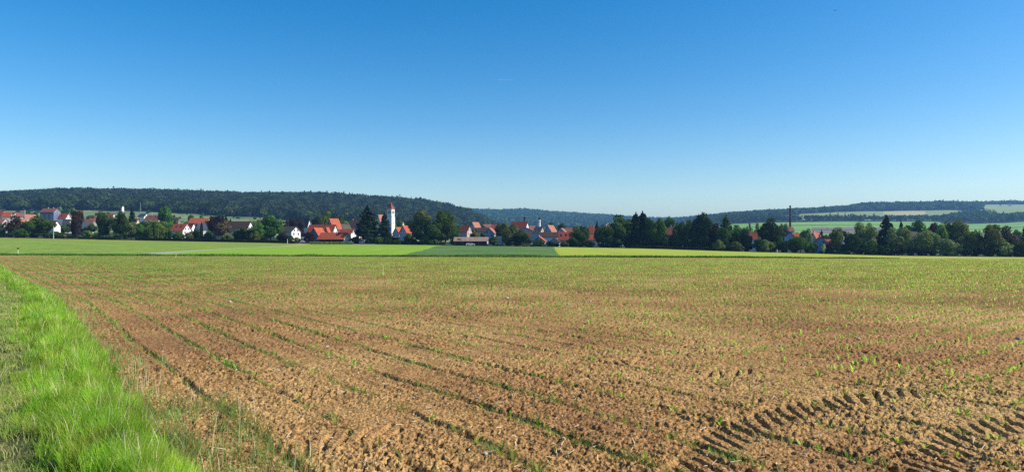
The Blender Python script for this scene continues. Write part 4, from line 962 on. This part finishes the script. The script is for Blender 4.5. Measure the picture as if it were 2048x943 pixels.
# caravan / trailer, cars, poles, posts
def caravan():
    d = 316.; k = d/FP; x, y, z = W(726, d); root = obj('caravan', None, loc=(x, y, z), rot=(0, 0, R(-18))); tag(root, 'small white box trailer parked on gravel left of the spruce', 'trailer')
    l, w, h = 1.5, .95, 2.0
    P = [(-l, -w, .45), (l, -w, .45), (l + .1, -w, 1.1), (l - .15, -w, h), (-l + .2, -w, h), (-l - .1, -w, 1.2)]
    b = MB(); b.prism(P[::-1], (0, 2*w, 0)); body = obj('body', b.mesh('body', WM['white']), root)
    add_window(body, (-.55, -w, 1.45), 0, .7, .45, False); add_window(body, (.6, -w, 1.45), 0, .7, .45, False)
    for sy in (-1, 1):
        b = MB(); n = 14; b.prism([(.32*cos(2*pi*i/n), 0, .32 + .32*sin(2*pi*i/n)) for i in range(n)], (0, .18, 0)); wl_ = obj('wheel', b.mesh('wheel', M['darkpost']), root, loc=(0, sy*(w - .1) - .09, 0))
    b = MB(); b.box(-l - 1.2, -l - .05, -.06, .06, .42, .52); b.box(-l - 1.15, -l - 1.05, -.05, .05, 0, .418); obj('drawbar', b.mesh('drawbar', M['darkpost']), root)
caravan()
def car(px, d, th, mat, label):
    x, y, z = W(px, d); root = obj('parked_car', None, loc=(x, y, z), rot=(0, 0, R(th))); tag(root, label, 'car')
    P = [(-2.0, .35), (2.05, .35), (2.1, .72), (1.95, .88), (1.1, .95), (.5, 1.38), (-1.2, 1.42), (-1.85, 1.0), (-2.05, .85)]
    b = MB(); b.prism([(a, -.82, c) for a, c in P][::-1], (0, 1.64, 0)); obj('body', b.mesh('body', mat), root)
    for s_ in (-1, 1):
        b = MB(); b.prism([(-1.5, s_*.83, .98), (.85, s_*.83, .98), (.42, s_*.83, 1.32), (-1.15, s_*.83, 1.35)], (0, -s_*.02, 0)); obj('side_window', b.mesh('side_window', M['glass']), root)
        for xx in (-1.25, 1.3):
            n = 14; b = MB(); b.prism([(.32*cos(2*pi*i/n), 0, .32 + .32*sin(2*pi*i/n)) for i in range(n)], (0, .22, 0)); obj('wheel', b.mesh('wheel', M['darkpost']), root, loc=(xx, s_*.76 - .11, 0))
M['carwhite'] = flat_mat('white_paint', (.8, .8, .8), rough=.25, var=.01, spec=.5); M['cardark'] = flat_mat('dark_blue_paint', (.03, .04, .07), rough=.25, var=.01, spec=.5)
car(610, 333, 10, M['carwhite'], 'white car parked left of the dark round tree by the farm')
car(617.5, 336, -15, M['carwhite'], 'second white car, just right of the first one by the farm')
car(601, 336, 20, M['cardark'], 'dark car parked at the foot of the white house')
car(1413, 285, 5, M['carwhite'], 'white car half hidden at the foot of the tallest tree')
car(941, 300, 3, M['carwhite'], 'white car standing under the right part of the long low shed')

def ribbed_box():
    d = 312.; k = d/FP; x, y, z = W(1001.5, d); root = obj('silage_trailer', None, loc=(x, y, z), rot=(0, 0, R(-40))); tag(root, 'tall ribbed pale grey trailer body standing beside the long low shed', 'trailer')
    h = CAMZ - (471.5 - HY)*k - z; b = MB(); b.box(-1.4, 1.4, -.9, .9, .5, h); bo = obj('body', b.mesh('body', M['metal']), root)
    for i in range(6): b = MB(); xx = -1.3 + i*.52; b.box(xx - .05, xx + .05, -1.0, -.902, .5, h); obj('rib', b.mesh('rib', M['whiteframe']), root)
    b = MB(); b.box(-1.45, 1.45, -.95, .95, .3, .497); obj('chassis', b.mesh('chassis', M['darkpost']), root)
    for sx in (-.9, .9):
        for sy in (-1, 1): n = 14; b = MB(); b.prism([(.4*cos(2*pi*i/n), 0, .4 + .4*sin(2*pi*i/n)) for i in range(n)], (0, .22, 0)); obj('wheel', b.mesh('wheel', M['darkpost']), root, loc=(sx, sy*1.08 - .11, 0))
ribbed_box()
def tank():
    d = 318.; k = d/FP; x, y, z = W(1152.5, d); root = obj('water_tank', None, loc=(x, y, z)); tag(root, 'small white tank on legs against the dark trees right of the wide red roof', 'tank')
    r = 2.5*k; z1 = CAMZ - (479 - HY)*k - z; z0 = CAMZ - (486.5 - HY)*k - z; z0 = max(z0, .8)
    ring_obj('barrel', [(0, 0, z0, r*.7), (0, 0, z0 + .2, r), (0, 0, z1 - .3, r), (0, 0, z1, r*.6)], WM['white'], root)
    for a in range(4): b = MB(); cx_, cy_ = r*.7*cos(a*pi/2 + .7), r*.7*sin(a*pi/2 + .7); b.box(cx_ - .06, cx_ + .06, cy_ - .06, cy_ + .06, -.5, z0 + .1); obj('leg', b.mesh('leg', M['darkpost']), root)
tank()
def pole(px, d, top, label, name='utility_pole', r=.14, mat='wood', arm=True, cat='pole'):
    x, y, z = W(px, d); h = CAMZ - (top - HY)/FP*d - z; root = obj(name, None, loc=(x, y, z)); tag(root, label, cat)
    ring_obj('post', [(0, 0, -.5, r), (0, 0, h, r*.7)], M[mat], root)
    if arm: b = MB(); b.box(-.9, .9, -.06, .06, h - .55, h - .43); obj('crossarm', b.mesh('crossarm', M[mat]), root)
pole(49.5, 470, 419, 'grey pole above the white-gabled house at the left', r=.28, mat='metal', arm=False)
pole(500, 380, 424, 'tall thin pole at the right gable of the long brown barn', r=.12, mat='wood')
pole(107, 322, 452, 'pale bare post at the right foot of the big round dark tree', r=.22, mat='metal', arm=False)
pole(281, 760, 405, 'thin power pole high on the hillside above the dark slate roof', r=.2, mat='metal')
pole(1187, 420, 447, 'slender mast behind the upper stacked red roof', r=.08, mat='metal', arm=False)
def marker(px, d, hp, label, name, top_dark=False, r=.05, lean=0, mat='whiteframe', cat='post', z=None):
    x, y, zz = W(px, d); h = hp/FP*d; zz = zz if z is None else z; root = obj(name, None, loc=(x, y, zz), rot=(0, R(lean), 0)); tag(root, label, cat)
    ring_obj('shaft', [(0, 0, -.2, r), (0, 0, h*.7, r*.8), (0, 0, h*.7 + .01, r*.8), (0, 0, h, r*.7)], M[mat], root)
    if top_dark: ring_obj('cap', [(0, 0, h*.78, r*3.2), (0, 0, h*.8, r*3.6), (0, 0, h*1.0, r*3.6), (0, 0, h*1.02, r*2)], M['darkpost'], root)
marker(36, 128, 11, 'pale gas marker post with dark cap in the meadow at the left', 'marker_post', True, .05)
marker(766.5, 38., 22, 'thin whitish stake standing in the maize field left of centre', 'field_stake', r=.012, mat='straw', cat='stake')
marker(351, 96, 8, 'short pale leaning stick at the far end of the field below the path', 'field_stake', r=.03, lean=12, mat='straw', cat='stake')
marker(344, 322, 6, 'white garden post just behind the hedge, left one', 'garden_post', r=.22)
marker(365, 322, 5.5, 'white garden post just behind the hedge, right one', 'garden_post', r=.22)
marker(575, 312, 9, 'white sign post on the green bank left of the white house', 'sign_post', r=.12)
marker(1554, 252, 7, 'pale grey stub of a trunk at the foot of the trees left of the chimney', 'stump', r=.28, mat='metal', cat='stump')

# ------------------------------------------------------------------ grass, weeds and seedlings
def blades(X, Y, Z, H, Wd, bend, name, label, mat, head=0.0):
    """three-segment curved blades as triangles/quads, one mesh"""
    n = len(X); a = rs.uniform(0, 2*pi, n); da = rs.uniform(0, 2*pi, n)
    lean = bend*(.3 + .9*rs.rand(n))*H; wx = -.06*H*bend
    px_, py_ = np.cos(a)*Wd*.5, np.sin(a)*Wd*.5; V = np.zeros((n, 7, 3))
    for i, (u, wv) in enumerate([(0, 1.), (.4, .85), (.75, .5)]):
        cx_ = X + np.cos(da)*lean*u**2 + wx*u; cy_ = Y + np.sin(da)*lean*u**2; cz = Z + H*u*(1 - .15*bend*u)
        V[:, 2*i] = np.stack([cx_ - px_*wv, cy_ - py_*wv, cz], 1); V[:, 2*i+1] = np.stack([cx_ + px_*wv, cy_ + py_*wv, cz], 1)
    V[:, 6] = np.stack([X + np.cos(da)*lean + wx, Y + np.sin(da)*lean, Z + H*(1 - .25*bend)], 1)
    b = np.arange(n)[:, None]*7
    F = np.concatenate([b + np.array([[0, 1, 3, 2]]), b + np.array([[2, 3, 5, 4]]), b + np.array([[4, 5, 6, 6]])])
    tri = F[2*n:, :3]; quad = F[:2*n]
    # split the tip into its own triangles by collapsing: use separate polygon sizes
    me = bpy.data.meshes.new(name); VV = V.reshape(-1, 3).astype(np.float32)
    me.vertices.add(len(VV)); me.vertices.foreach_set('co', VV.ravel())
    li = np.concatenate([quad.ravel(), tri.ravel()]).astype(np.int32); me.loops.add(len(li)); me.loops.foreach_set('vertex_index', li)
    ls = np.concatenate([np.arange(0, 8*n, 4), 8*n + np.arange(0, 3*n, 3)]).astype(np.int32); me.polygons.add(len(ls)); me.polygons.foreach_set('loop_start', ls)
    me.materials.append(M[mat]); me.update(calc_edges=True)
    o = obj(name, me); tag(o, label, kind='stuff'); return o
def strip_pts(n, s0, s1, t0, t1, dens=None):
    """more points near the camera: s is distance along the edge, drawn evenly in log distance"""
    u = rs.rand(n); s = np.exp(np.log(s0 + 5)*(1-u) + np.log(s1 + 5)*u) - 5
    t = rs.uniform(t0, t1, n) if np.isscalar(t0) else t0 + (t1 - t0)*rs.rand(n)
    return s, t
# tall seeding grass along the field edge
s, t = strip_pts(130000, -3.4, 110, -.85, .05); t = -.66*(t/-.85) if False else t*.80; t = np.where(t < -.45, t - .5*rs.rand(len(t))*np.clip(vn(s*1.7, s*0)*1.6 - .4, 0, 1), t)
t = t + .14*(vn(s*1.1, s*0) - .5) + .10*(vn(s*3.1, s*0 + 4) - .5)
X, Y = xy(s, t); far = np.clip((Y - 6)/50, 0, 1); cl = vn(X*2.6, Y*2.6)
cl = cl*.6 + .4*vn(X*7.3, Y*7.3); keep = rs.rand(len(s)) < np.clip(cl*3.6 - 1.15, .05, 1); X, Y, s, t, far, cl = X[keep], Y[keep], s[keep], t[keep], far[keep], cl[keep]
Hh = (.20 + .17*rs.rand(len(s)))*(.6 + .7*cl)*np.clip(1.15 - np.abs(t + .38)*1.1, .5, 1.1)
k1 = rs.rand(len(X)) < .93
blades(X[k1], Y[k1], near_z(X[k1], Y[k1]), Hh[k1], (.0058 + .030*far[k1])*(.6 + .8*rs.rand(k1.sum())), .42, 'tall_grass', 'bright green tall grass along the field edge', 'grass')
k1 = ~k1 & (rs.rand(len(X)) < .6)
blades(X[k1], Y[k1], near_z(X[k1], Y[k1]), Hh[k1]*1.12, (.0045 + .02*far[k1]), .3, 'dry_grass', 'dry beige stalks and seed heads standing in the tall grass', 'straw')
# short mown grass left of it
s, t = strip_pts(170000, -4.2, 120, -2.6, -.45); X, Y = xy(s, t); far = np.clip((Y - 6)/50, 0, 1); cl = vn(X*1.7 + 3, Y*1.7)
keep = rs.rand(len(s)) < np.clip(cl*2.2 - .35, .30, 1); X, Y, s, t, far, cl = X[keep], Y[keep], s[keep], t[keep], far[keep], cl[keep]
blades(X, Y, near_z(X, Y), (.06 + .08*rs.rand(len(s)))*(.6 + .8*cl), (.006 + .04*far), .9, 'short_grass', 'shorter paler grass of the trodden bank', 'grass_short')
# stray tall stalks and weeds where the bank meets the soil
s, t = strip_pts(2600, -1.8, 30, 0, .75); t = t**1.0*rs.rand(len(t)); X, Y = xy(s, t)
blades(X, Y, near_z(X, Y), .05 + .20*rs.rand(len(s))**2, .005 + .0006*Y, .6, 'edge_grass', 'thin mixed grass creeping into the field edge', 'weed')
s, t = strip_pts(130, -2.2, 6, -.1, .9); X, Y = xy(s, t)
blades(X, Y, near_z(X, Y), .22 + .22*rs.rand(len(s)), .0045 + 0*s, .25, 'dry_stalks', 'pale dry seed stalks at the corner of the field', 'straw')
# weeds in the drilled rows of the headland
n = 230000; s, t = strip_pts(n, -4.4, 100, 0.1, 9.5)
row = np.round(t/.75)*.75; wob = (vn(s*.35, t*.35) - .5)*.12
near_row = rs.rand(n) < .86; t = np.where(near_row, row - wob + rs.normal(0, .05, n), t)
patch = .45*vn(s*.9 + 7, row*1.3) + .55*vn(s*4.5 + 7, row*1.3); keep = (rs.rand(n) < np.clip((patch - .44)*2.6, .02, 1)*np.clip(1.25 - t/10, .25, 1)*np.clip(1.0 - (s < 2)*(t - 3.6)*.8, .05, 1)) & (t > .05)
s, t = s[keep], t[keep]; X, Y = xy(s, t); f = np.clip((Y-5)/60, 0, 1)
blades(X, Y, near_z(X, Y), (.018 + .045*rs.rand(len(s))), .006 + .04*f, 1.0, 'row_weeds', 'small green weeds sprouting along the drilled rows', 'weed')
# weeds and volunteer grass over the middle and far part of the field
n = 190000; px_ = rs.uniform(-60, 2110, n); Y = 1/(rs.rand(n)*(1/13. - 1/93.) + 1/93.); X = (px_ - CX)/FP*Y
dn = np.clip((Y - 16 - 9*(fbm(X*.05, Y*.05, 2) - .5))/16, .04, 1)*np.clip((93 - Y)/30, .25, 1)*np.clip(fbm(X*.25, Y*.25, 3)*3.2 - 1.0, .10, 1); k = (rs.rand(n) < dn) & (Y < yedge(X/Y) - 7) & (st(X, Y)[1] > .5); X, Y = X[k], Y[k]
blades(X, Y, near_z(X, Y), .02 + .055*rs.rand(len(X)), .012 + .0007*Y, .9, 'field_weeds', 'green weeds between the maize rows further out', 'weed2')
n = 6500; s = rs.uniform(-2.2, 2.6, n); t = rs.rand(n)**1.4*.95; k = rs.rand(n) < np.clip(vn(s*3, t*5)*2 - .5, .05, 1); s, t = s[k], t[k]; X, Y = xy(s, t)
blades(X, Y, near_z(X, Y), .05 + .15*rs.rand(len(s))**1.5, .006 + 0*s, .7, 'corner_weeds', 'wispy grey green weeds straggling into the soil at the bottom left', 'weed')
# verge beyond the field
n = 30000; px_ = rs.uniform(-80, 1800, n); m_ = (px_ - CX)/FP; tp = np.clip((1850 - px_)/350, .05, 1); Y = yedge(m_) + rs.rand(n)*4.2*tp; X = m_*Y
blades(X, Y, ground(X, Y), .06 + tp*.34*rs.rand(n)*(.4 + vn(X*.3, Y*.3)), .10 + 0*X, .5, 'verge_grass', 'rank dark grass along the far edge of the ploughed field', 'verge')

# maize seedlings
def seedling(seed):
    g = random.Random(seed); V, F = [], []
    n = g.choice((4, 5, 5)); a0 = g.uniform(0, 2*pi)
    for i in range(n):
        a = a0 + i*pi + g.uniform(-.35, .35); L = g.uniform(.07, .12)*(1 - .12*abs(i-2)); lift = g.uniform(.9, 1.5) - .12*i; w = g.uniform(.016, .025); z0 = .012*i
        b = len(V); ca, sa = cos(a), sin(a)
        for (u, wv) in ((0, .35), (.35, 1.), (.7, .8), (1., .05)):
            r = L*u*cos(lift)*(1 + .5*u) + .003; z = z0 + L*(u*sin(lift) - .45*u*u*max(0, 1.25 - lift))
            V.append((r*ca - w*wv*.5*sa, r*sa + w*wv*.5*ca, z)); V.append((r*ca + w*wv*.5*sa, r*sa - w*wv*.5*ca, z))
        for j in range(3): F.append((b+2*j, b+2*j+1, b+2*j+3, b+2*j+2))
    return np.array(V, float), F
SEED = [seedling(i) for i in range(8)]
def plant_positions():
    P = []
    sp = .145
    # headland rows parallel to the grass edge
    for r in range(1, 13):
        tt = r*.75
        ss = np.arange(-12, 125, sp*1.0) + rs.uniform(-.05, .05)
        P.append(np.stack([ss + rs.normal(0, .03, len(ss)), np.full(len(ss), tt) + rs.normal(0, .02, len(ss)), np.zeros(len(ss))], 1))
    for r in range(-60, 260):
        s0 = r*.75*1.0; tt = np.arange(8.0 + rs.uniform(-1.2, 1.2), 190, sp)
        P.append(np.stack([np.full(len(tt), s0) + rs.normal(0, .02, len(tt)), tt + rs.normal(0, .03, len(tt)), np.ones(len(tt))], 1))
    P = np.concatenate(P); s, t = P[:, 0], P[:, 1]
    s = s - (vn(s*.35, t*.35)-.5)*.12*P[:, 2]; t = t - (vn(s*.35, t*.35)-.5)*.12*(1-P[:, 2])
    X, Y = xy(s, t); px = CX + FP*X/np.maximum(Y, .1)
    k = (Y > 4.6) & (px > -60) & (px < 2120) & (Y < yedge(X/Y) - 7.0) & (t > .2); X, Y, t, px = X[k], Y[k], t[k], px[k]
    # patchy emergence: thinner in the middle of the picture, fuller beyond about thirty metres and on the right
    dens = np.clip(.50 + .30*np.clip(X/np.maximum(Y, 1)*3, 0, 1)*np.clip((16 - Y)/6, 0, 1) + .55*np.clip((Y - 24 + 4*(fbm(X*.08, Y*.08, 2)-.5)*4)/16, 0, 1) + .30*np.clip((X/np.maximum(Y,1) - .1)*1.5, 0, 1) + .35*(fbm(X*.3, Y*.3, 2)-.5), .12, .95)
    k = rs.rand(len(X)) < dens; return X[k], Y[k]
PX, PY = plant_positions(); PZ = near_z(PX, PY) + 0.0
order = np.argsort(PY); PX, PY, PZ = PX[order], PY[order], PZ[order]
seed_me = []
for i in range(8):
    V, F = SEED[i]; me = bpy.data.meshes.new('seedling_leaves'); me.from_pydata([tuple(v) for v in V], [], F); me.materials.append(M['maize']); seed_me.append(me)
NI = 300
for i in range(NI):
    o = obj('maize_seedling', seed_me[rnd.randrange(8)], loc=(PX[i], PY[i], PZ[i] - .004), rot=(rnd.uniform(-.15, .15), rnd.uniform(-.15, .15), rnd.uniform(0, 6.28)), scale=(rnd.uniform(.7, 1.2),)*3)
    tag(o, 'young maize seedling with a few bright green leaves in the nearest soil', 'seedling', 'nearest maize seedlings in the field')
def far_seedlings():
    n = len(PX) - NI; X, Y, Z = PX[NI:], PY[NI:], PZ[NI:]; var = rs.randint(0, 8, n); Vs, Fs = [], []; off = 0
    for v in range(8):
        k = var == v; m_ = k.sum(); V, F = SEED[v]; F = np.array(F); a = rs.uniform(0, 2*pi, m_); sc = rs.uniform(.7, 1.15, m_)*(1 + .25*np.clip((Y[k]-14)/20, 0, 1))
        c, s_ = np.cos(a)[:, None], np.sin(a)[:, None]; wx = 1 + .25*np.clip((Y[k]-12)/40, 0, 1)
        P = np.stack([(V[None, :, 0]*c - V[None, :, 1]*s_)*sc[:, None]*wx[:, None] + X[k][:, None], (V[None, :, 0]*s_ + V[None, :, 1]*c)*sc[:, None]*wx[:, None] + Y[k][:, None], V[None, :, 2]*sc[:, None] + Z[k][:, None]], -1)
        Vs.append(P.reshape(-1, 3)); Fs.append((F[None] + (np.arange(m_)*len(V))[:, None, None]).reshape(-1, 4) + off); off += m_*len(V)
    o = obj('maize_rows', mesh_np('maize_rows', np.concatenate(Vs), np.concatenate(Fs), [M['maize']])); tag(o, 'maize seedlings in rows across the rest of the field', kind='stuff')
    print('plants', n)
far_seedlings()
# straw and old stalk bits on the soil
def residue():
    n = 2600; u = rs.rand(n); Y = 4.9*np.exp(u*1.9); px_ = rs.uniform(200, 2080, n); X = (px_ - CX)/FP*Y; k = st(X, Y)[1] > .3; X, Y = X[k], Y[k]; n = len(X)
    a = rs.uniform(0, pi, n); L = .02 + .09*rs.rand(n)**3; w = .004 + .004*rs.rand(n); Z = near_z(X, Y) + .012
    dx, dy = np.cos(a)*L/2, np.sin(a)*L/2; ox, oy = -np.sin(a)*w/2, np.cos(a)*w/2; dz = rs.normal(0, .12, n)*L
    V = np.stack([np.stack([X-dx-ox, Y-dy-oy, Z-dz], 1), np.stack([X+dx-ox, Y+dy-oy, Z+dz], 1), np.stack([X+dx+ox, Y+dy+oy, Z+dz+.003], 1), np.stack([X-dx+ox, Y-dy+oy, Z-dz+.003], 1)], 1).reshape(-1, 3)
    tag(obj('straw_residue', mesh_np('straw_residue', V, np.arange(4*n).reshape(-1, 4), [M['straw']])), 'bleached bits of straw scattered on the soil', kind='stuff')
residue()
# stones
def stone_me(seed):
    g = np.random.RandomState(seed); bm = bpy.data.meshes.new('stone'); V = []; F = []
    nr, nc = 6, 9
    for i in range(nr):
        th = pi*(i + .001)/(nr - 1)
        for j in range(nc): ph = 2*pi*j/nc; r = 1 + .22*g.normal(); r = min(max(r, .7), 1.3) if 0 < i < nr-1 else 1; V.append((r*sin(th)*cos(ph), .8*r*sin(th)*sin(ph), .55*r*cos(th)))
    for i in range(nr-1):
        for j in range(nc): F.append((i*nc+j, (i+1)*nc+j, (i+1)*nc+(j+1) % nc, i*nc+(j+1) % nc))
    bm.from_pydata(V, [], F); bm.materials.append(M['stone']); return bm
SM = [stone_me(i) for i in range(4)]
for (px, row, r) in [(243,770,.026),(257,793,.026),(655,691,.035),(683,782,.034),(724,720,.028),(827,791,.018),(881,650,.03),(635,797,.016),(971,905,.022),(1480,743,.02),(1717,678,.045),(2036,676,.05),(1014,596,.06),(1172,588,.05),(1181,603,.06),(556,738,.035),(1127,880,.016),(1290,860,.014),(1610,905,.014),(1840,700,.03),(1136,608,.05),(460,603,.06),(1370,705,.03),(1560,690,.03),(948,612,.05)]:
    x, y = gpt(px, row); z = float(near_z(np.array([x]), np.array([y]))[0])
    tag(obj('stone', rnd.choice(SM), loc=(x, y, z + r*.25), rot=(0, 0, rnd.uniform(0, 6)), scale=(r,)*3), 'pale stone lying on the bare soil', 'stone', 'pale stones scattered on the field')

# ------------------------------------------------------------------ in the sky
def contrail():
    d = 9000.; m, nt, n, l, b = nmat('ice_cloud'); b.inputs['Base Color'].default_value = (.9, .9, .9, 1); b.inputs['Alpha'].default_value = .14
    x0, x1 = (995 - CX)/FP*d, (1032 - CX)/FP*d; z = CAMZ - (159.2 - HY)/FP*d; mb = MB(); k = 12
    for i in range(k + 1):
        u = i/k; r = (6.0*(1 - u) + 1.2)*(1 if 0 < i < k else .2)
        for j in range(8): mb.v.append((x0 + (x1 - x0)*u, d + r*cos(j*pi/4), z - u*6 + r*.8*sin(j*pi/4)))
    for i in range(k):
        for j in range(8): mb.f.append((i*8+j, i*8+(j+1) % 8, i*8+8+(j+1) % 8, i*8+8+j))
    o = obj('contrail', mb.mesh('contrail', m)); tag(o, 'faint white aircraft trail in the blue sky above the village', 'contrail')
contrail()
def bird(px, row, d, label, th, s=.5):
    x = (px - CX)/FP*d; z = CAMZ - (row - HY)/FP*d; root = obj('bird', None, loc=(x, d, z), rot=(0, R(20), R(th))); tag(root, label, 'bird', None)
    bpy.data.materials.get('x')
    me = bpy.data.meshes.new('body'); V = []; F = []; prof = [(-.5, .01), (-.38, .05), (-.15, .11), (.12, .12), (.28, .08), (.36, .07), (.42, .04), (.5, .005)]
    V = [(a*s, r*cos(j*pi/4)*s, r*sin(j*pi/4)*s) for a, r in prof for j in range(8)]
    for i in range(len(prof)-1):
        for j in range(8): F.append((i*8+j, i*8+(j+1) % 8, i*8+8+(j+1) % 8, i*8+8+j))
    for sy in (-1, 1):
        b = len(V); pts = [(.2, .08, .04), (.28, .45, .22), (.12, .85, .30), (-.05, 1.15, .24), (-.12, .8, .24), (-.12, .4, .16), (-.15, .08, .03)]
        V += [(p[0]*s, sy*p[1]*s, p[2]*s) for p in pts] + [(p[0]*s, sy*p[1]*s, (p[2] - .03)*s) for p in pts]; n = 7
        F.append(tuple(b + i for i in range(n))); F.append(tuple(b + n + i for i in range(n))[::-1])
        for i in range(n): F.append((b+i, b+(i+1) % n, b+n+(i+1) % n, b+n+i))
    b = len(V); V += [(-.42*s, -.04*s, .0), (-.42*s, .04*s, .0), (-.75*s, .14*s, .0), (-.75*s, -.14*s, .0), (-.42*s, 0, .03*s), (-.75*s, 0, .03*s)]; F += [(b, b+1, b+2, b+3), (b, b+4, b+5, b+3), (b+1, b+4, b+5, b+2)]
    me.from_pydata(V, [], F); me.materials.append(M['darkpost']); obj('body', me, root)
bird(1670.5, 21.5, 90, 'dark bird high in the upper right of the sky', 70, .19)
bird(1210, 416.5, 160, 'tiny dark bird low over the far ridge right of the village middle', 30, .22)
bird(1002, 367, 160, 'tiny faint bird above the middle of the village skyline', 50, .2)

# ------------------------------------------------------------------ air
def haze():
    b = MB(); b.box(-7500, 7500, -300, 7200, -14.5, 170.); m = bpy.data.materials.new('haze'); m.use_nodes = True; nt = m.node_tree
    nt.nodes.remove(nt.nodes['Principled BSDF']); v = nt.nodes.new('ShaderNodeVolumePrincipled'); v.inputs['Color'].default_value = (.26, .55, 1.0, 1); v.inputs['Density'].default_value = .00012; v.inputs['Anisotropy'].default_value = .2
    nt.links.new(v.outputs[0], nt.nodes['Material Output'].inputs['Volume']); o = obj('haze', b.mesh('haze', m)); tag(o, 'thin bluish summer haze over the valley', kind='stuff')
haze()
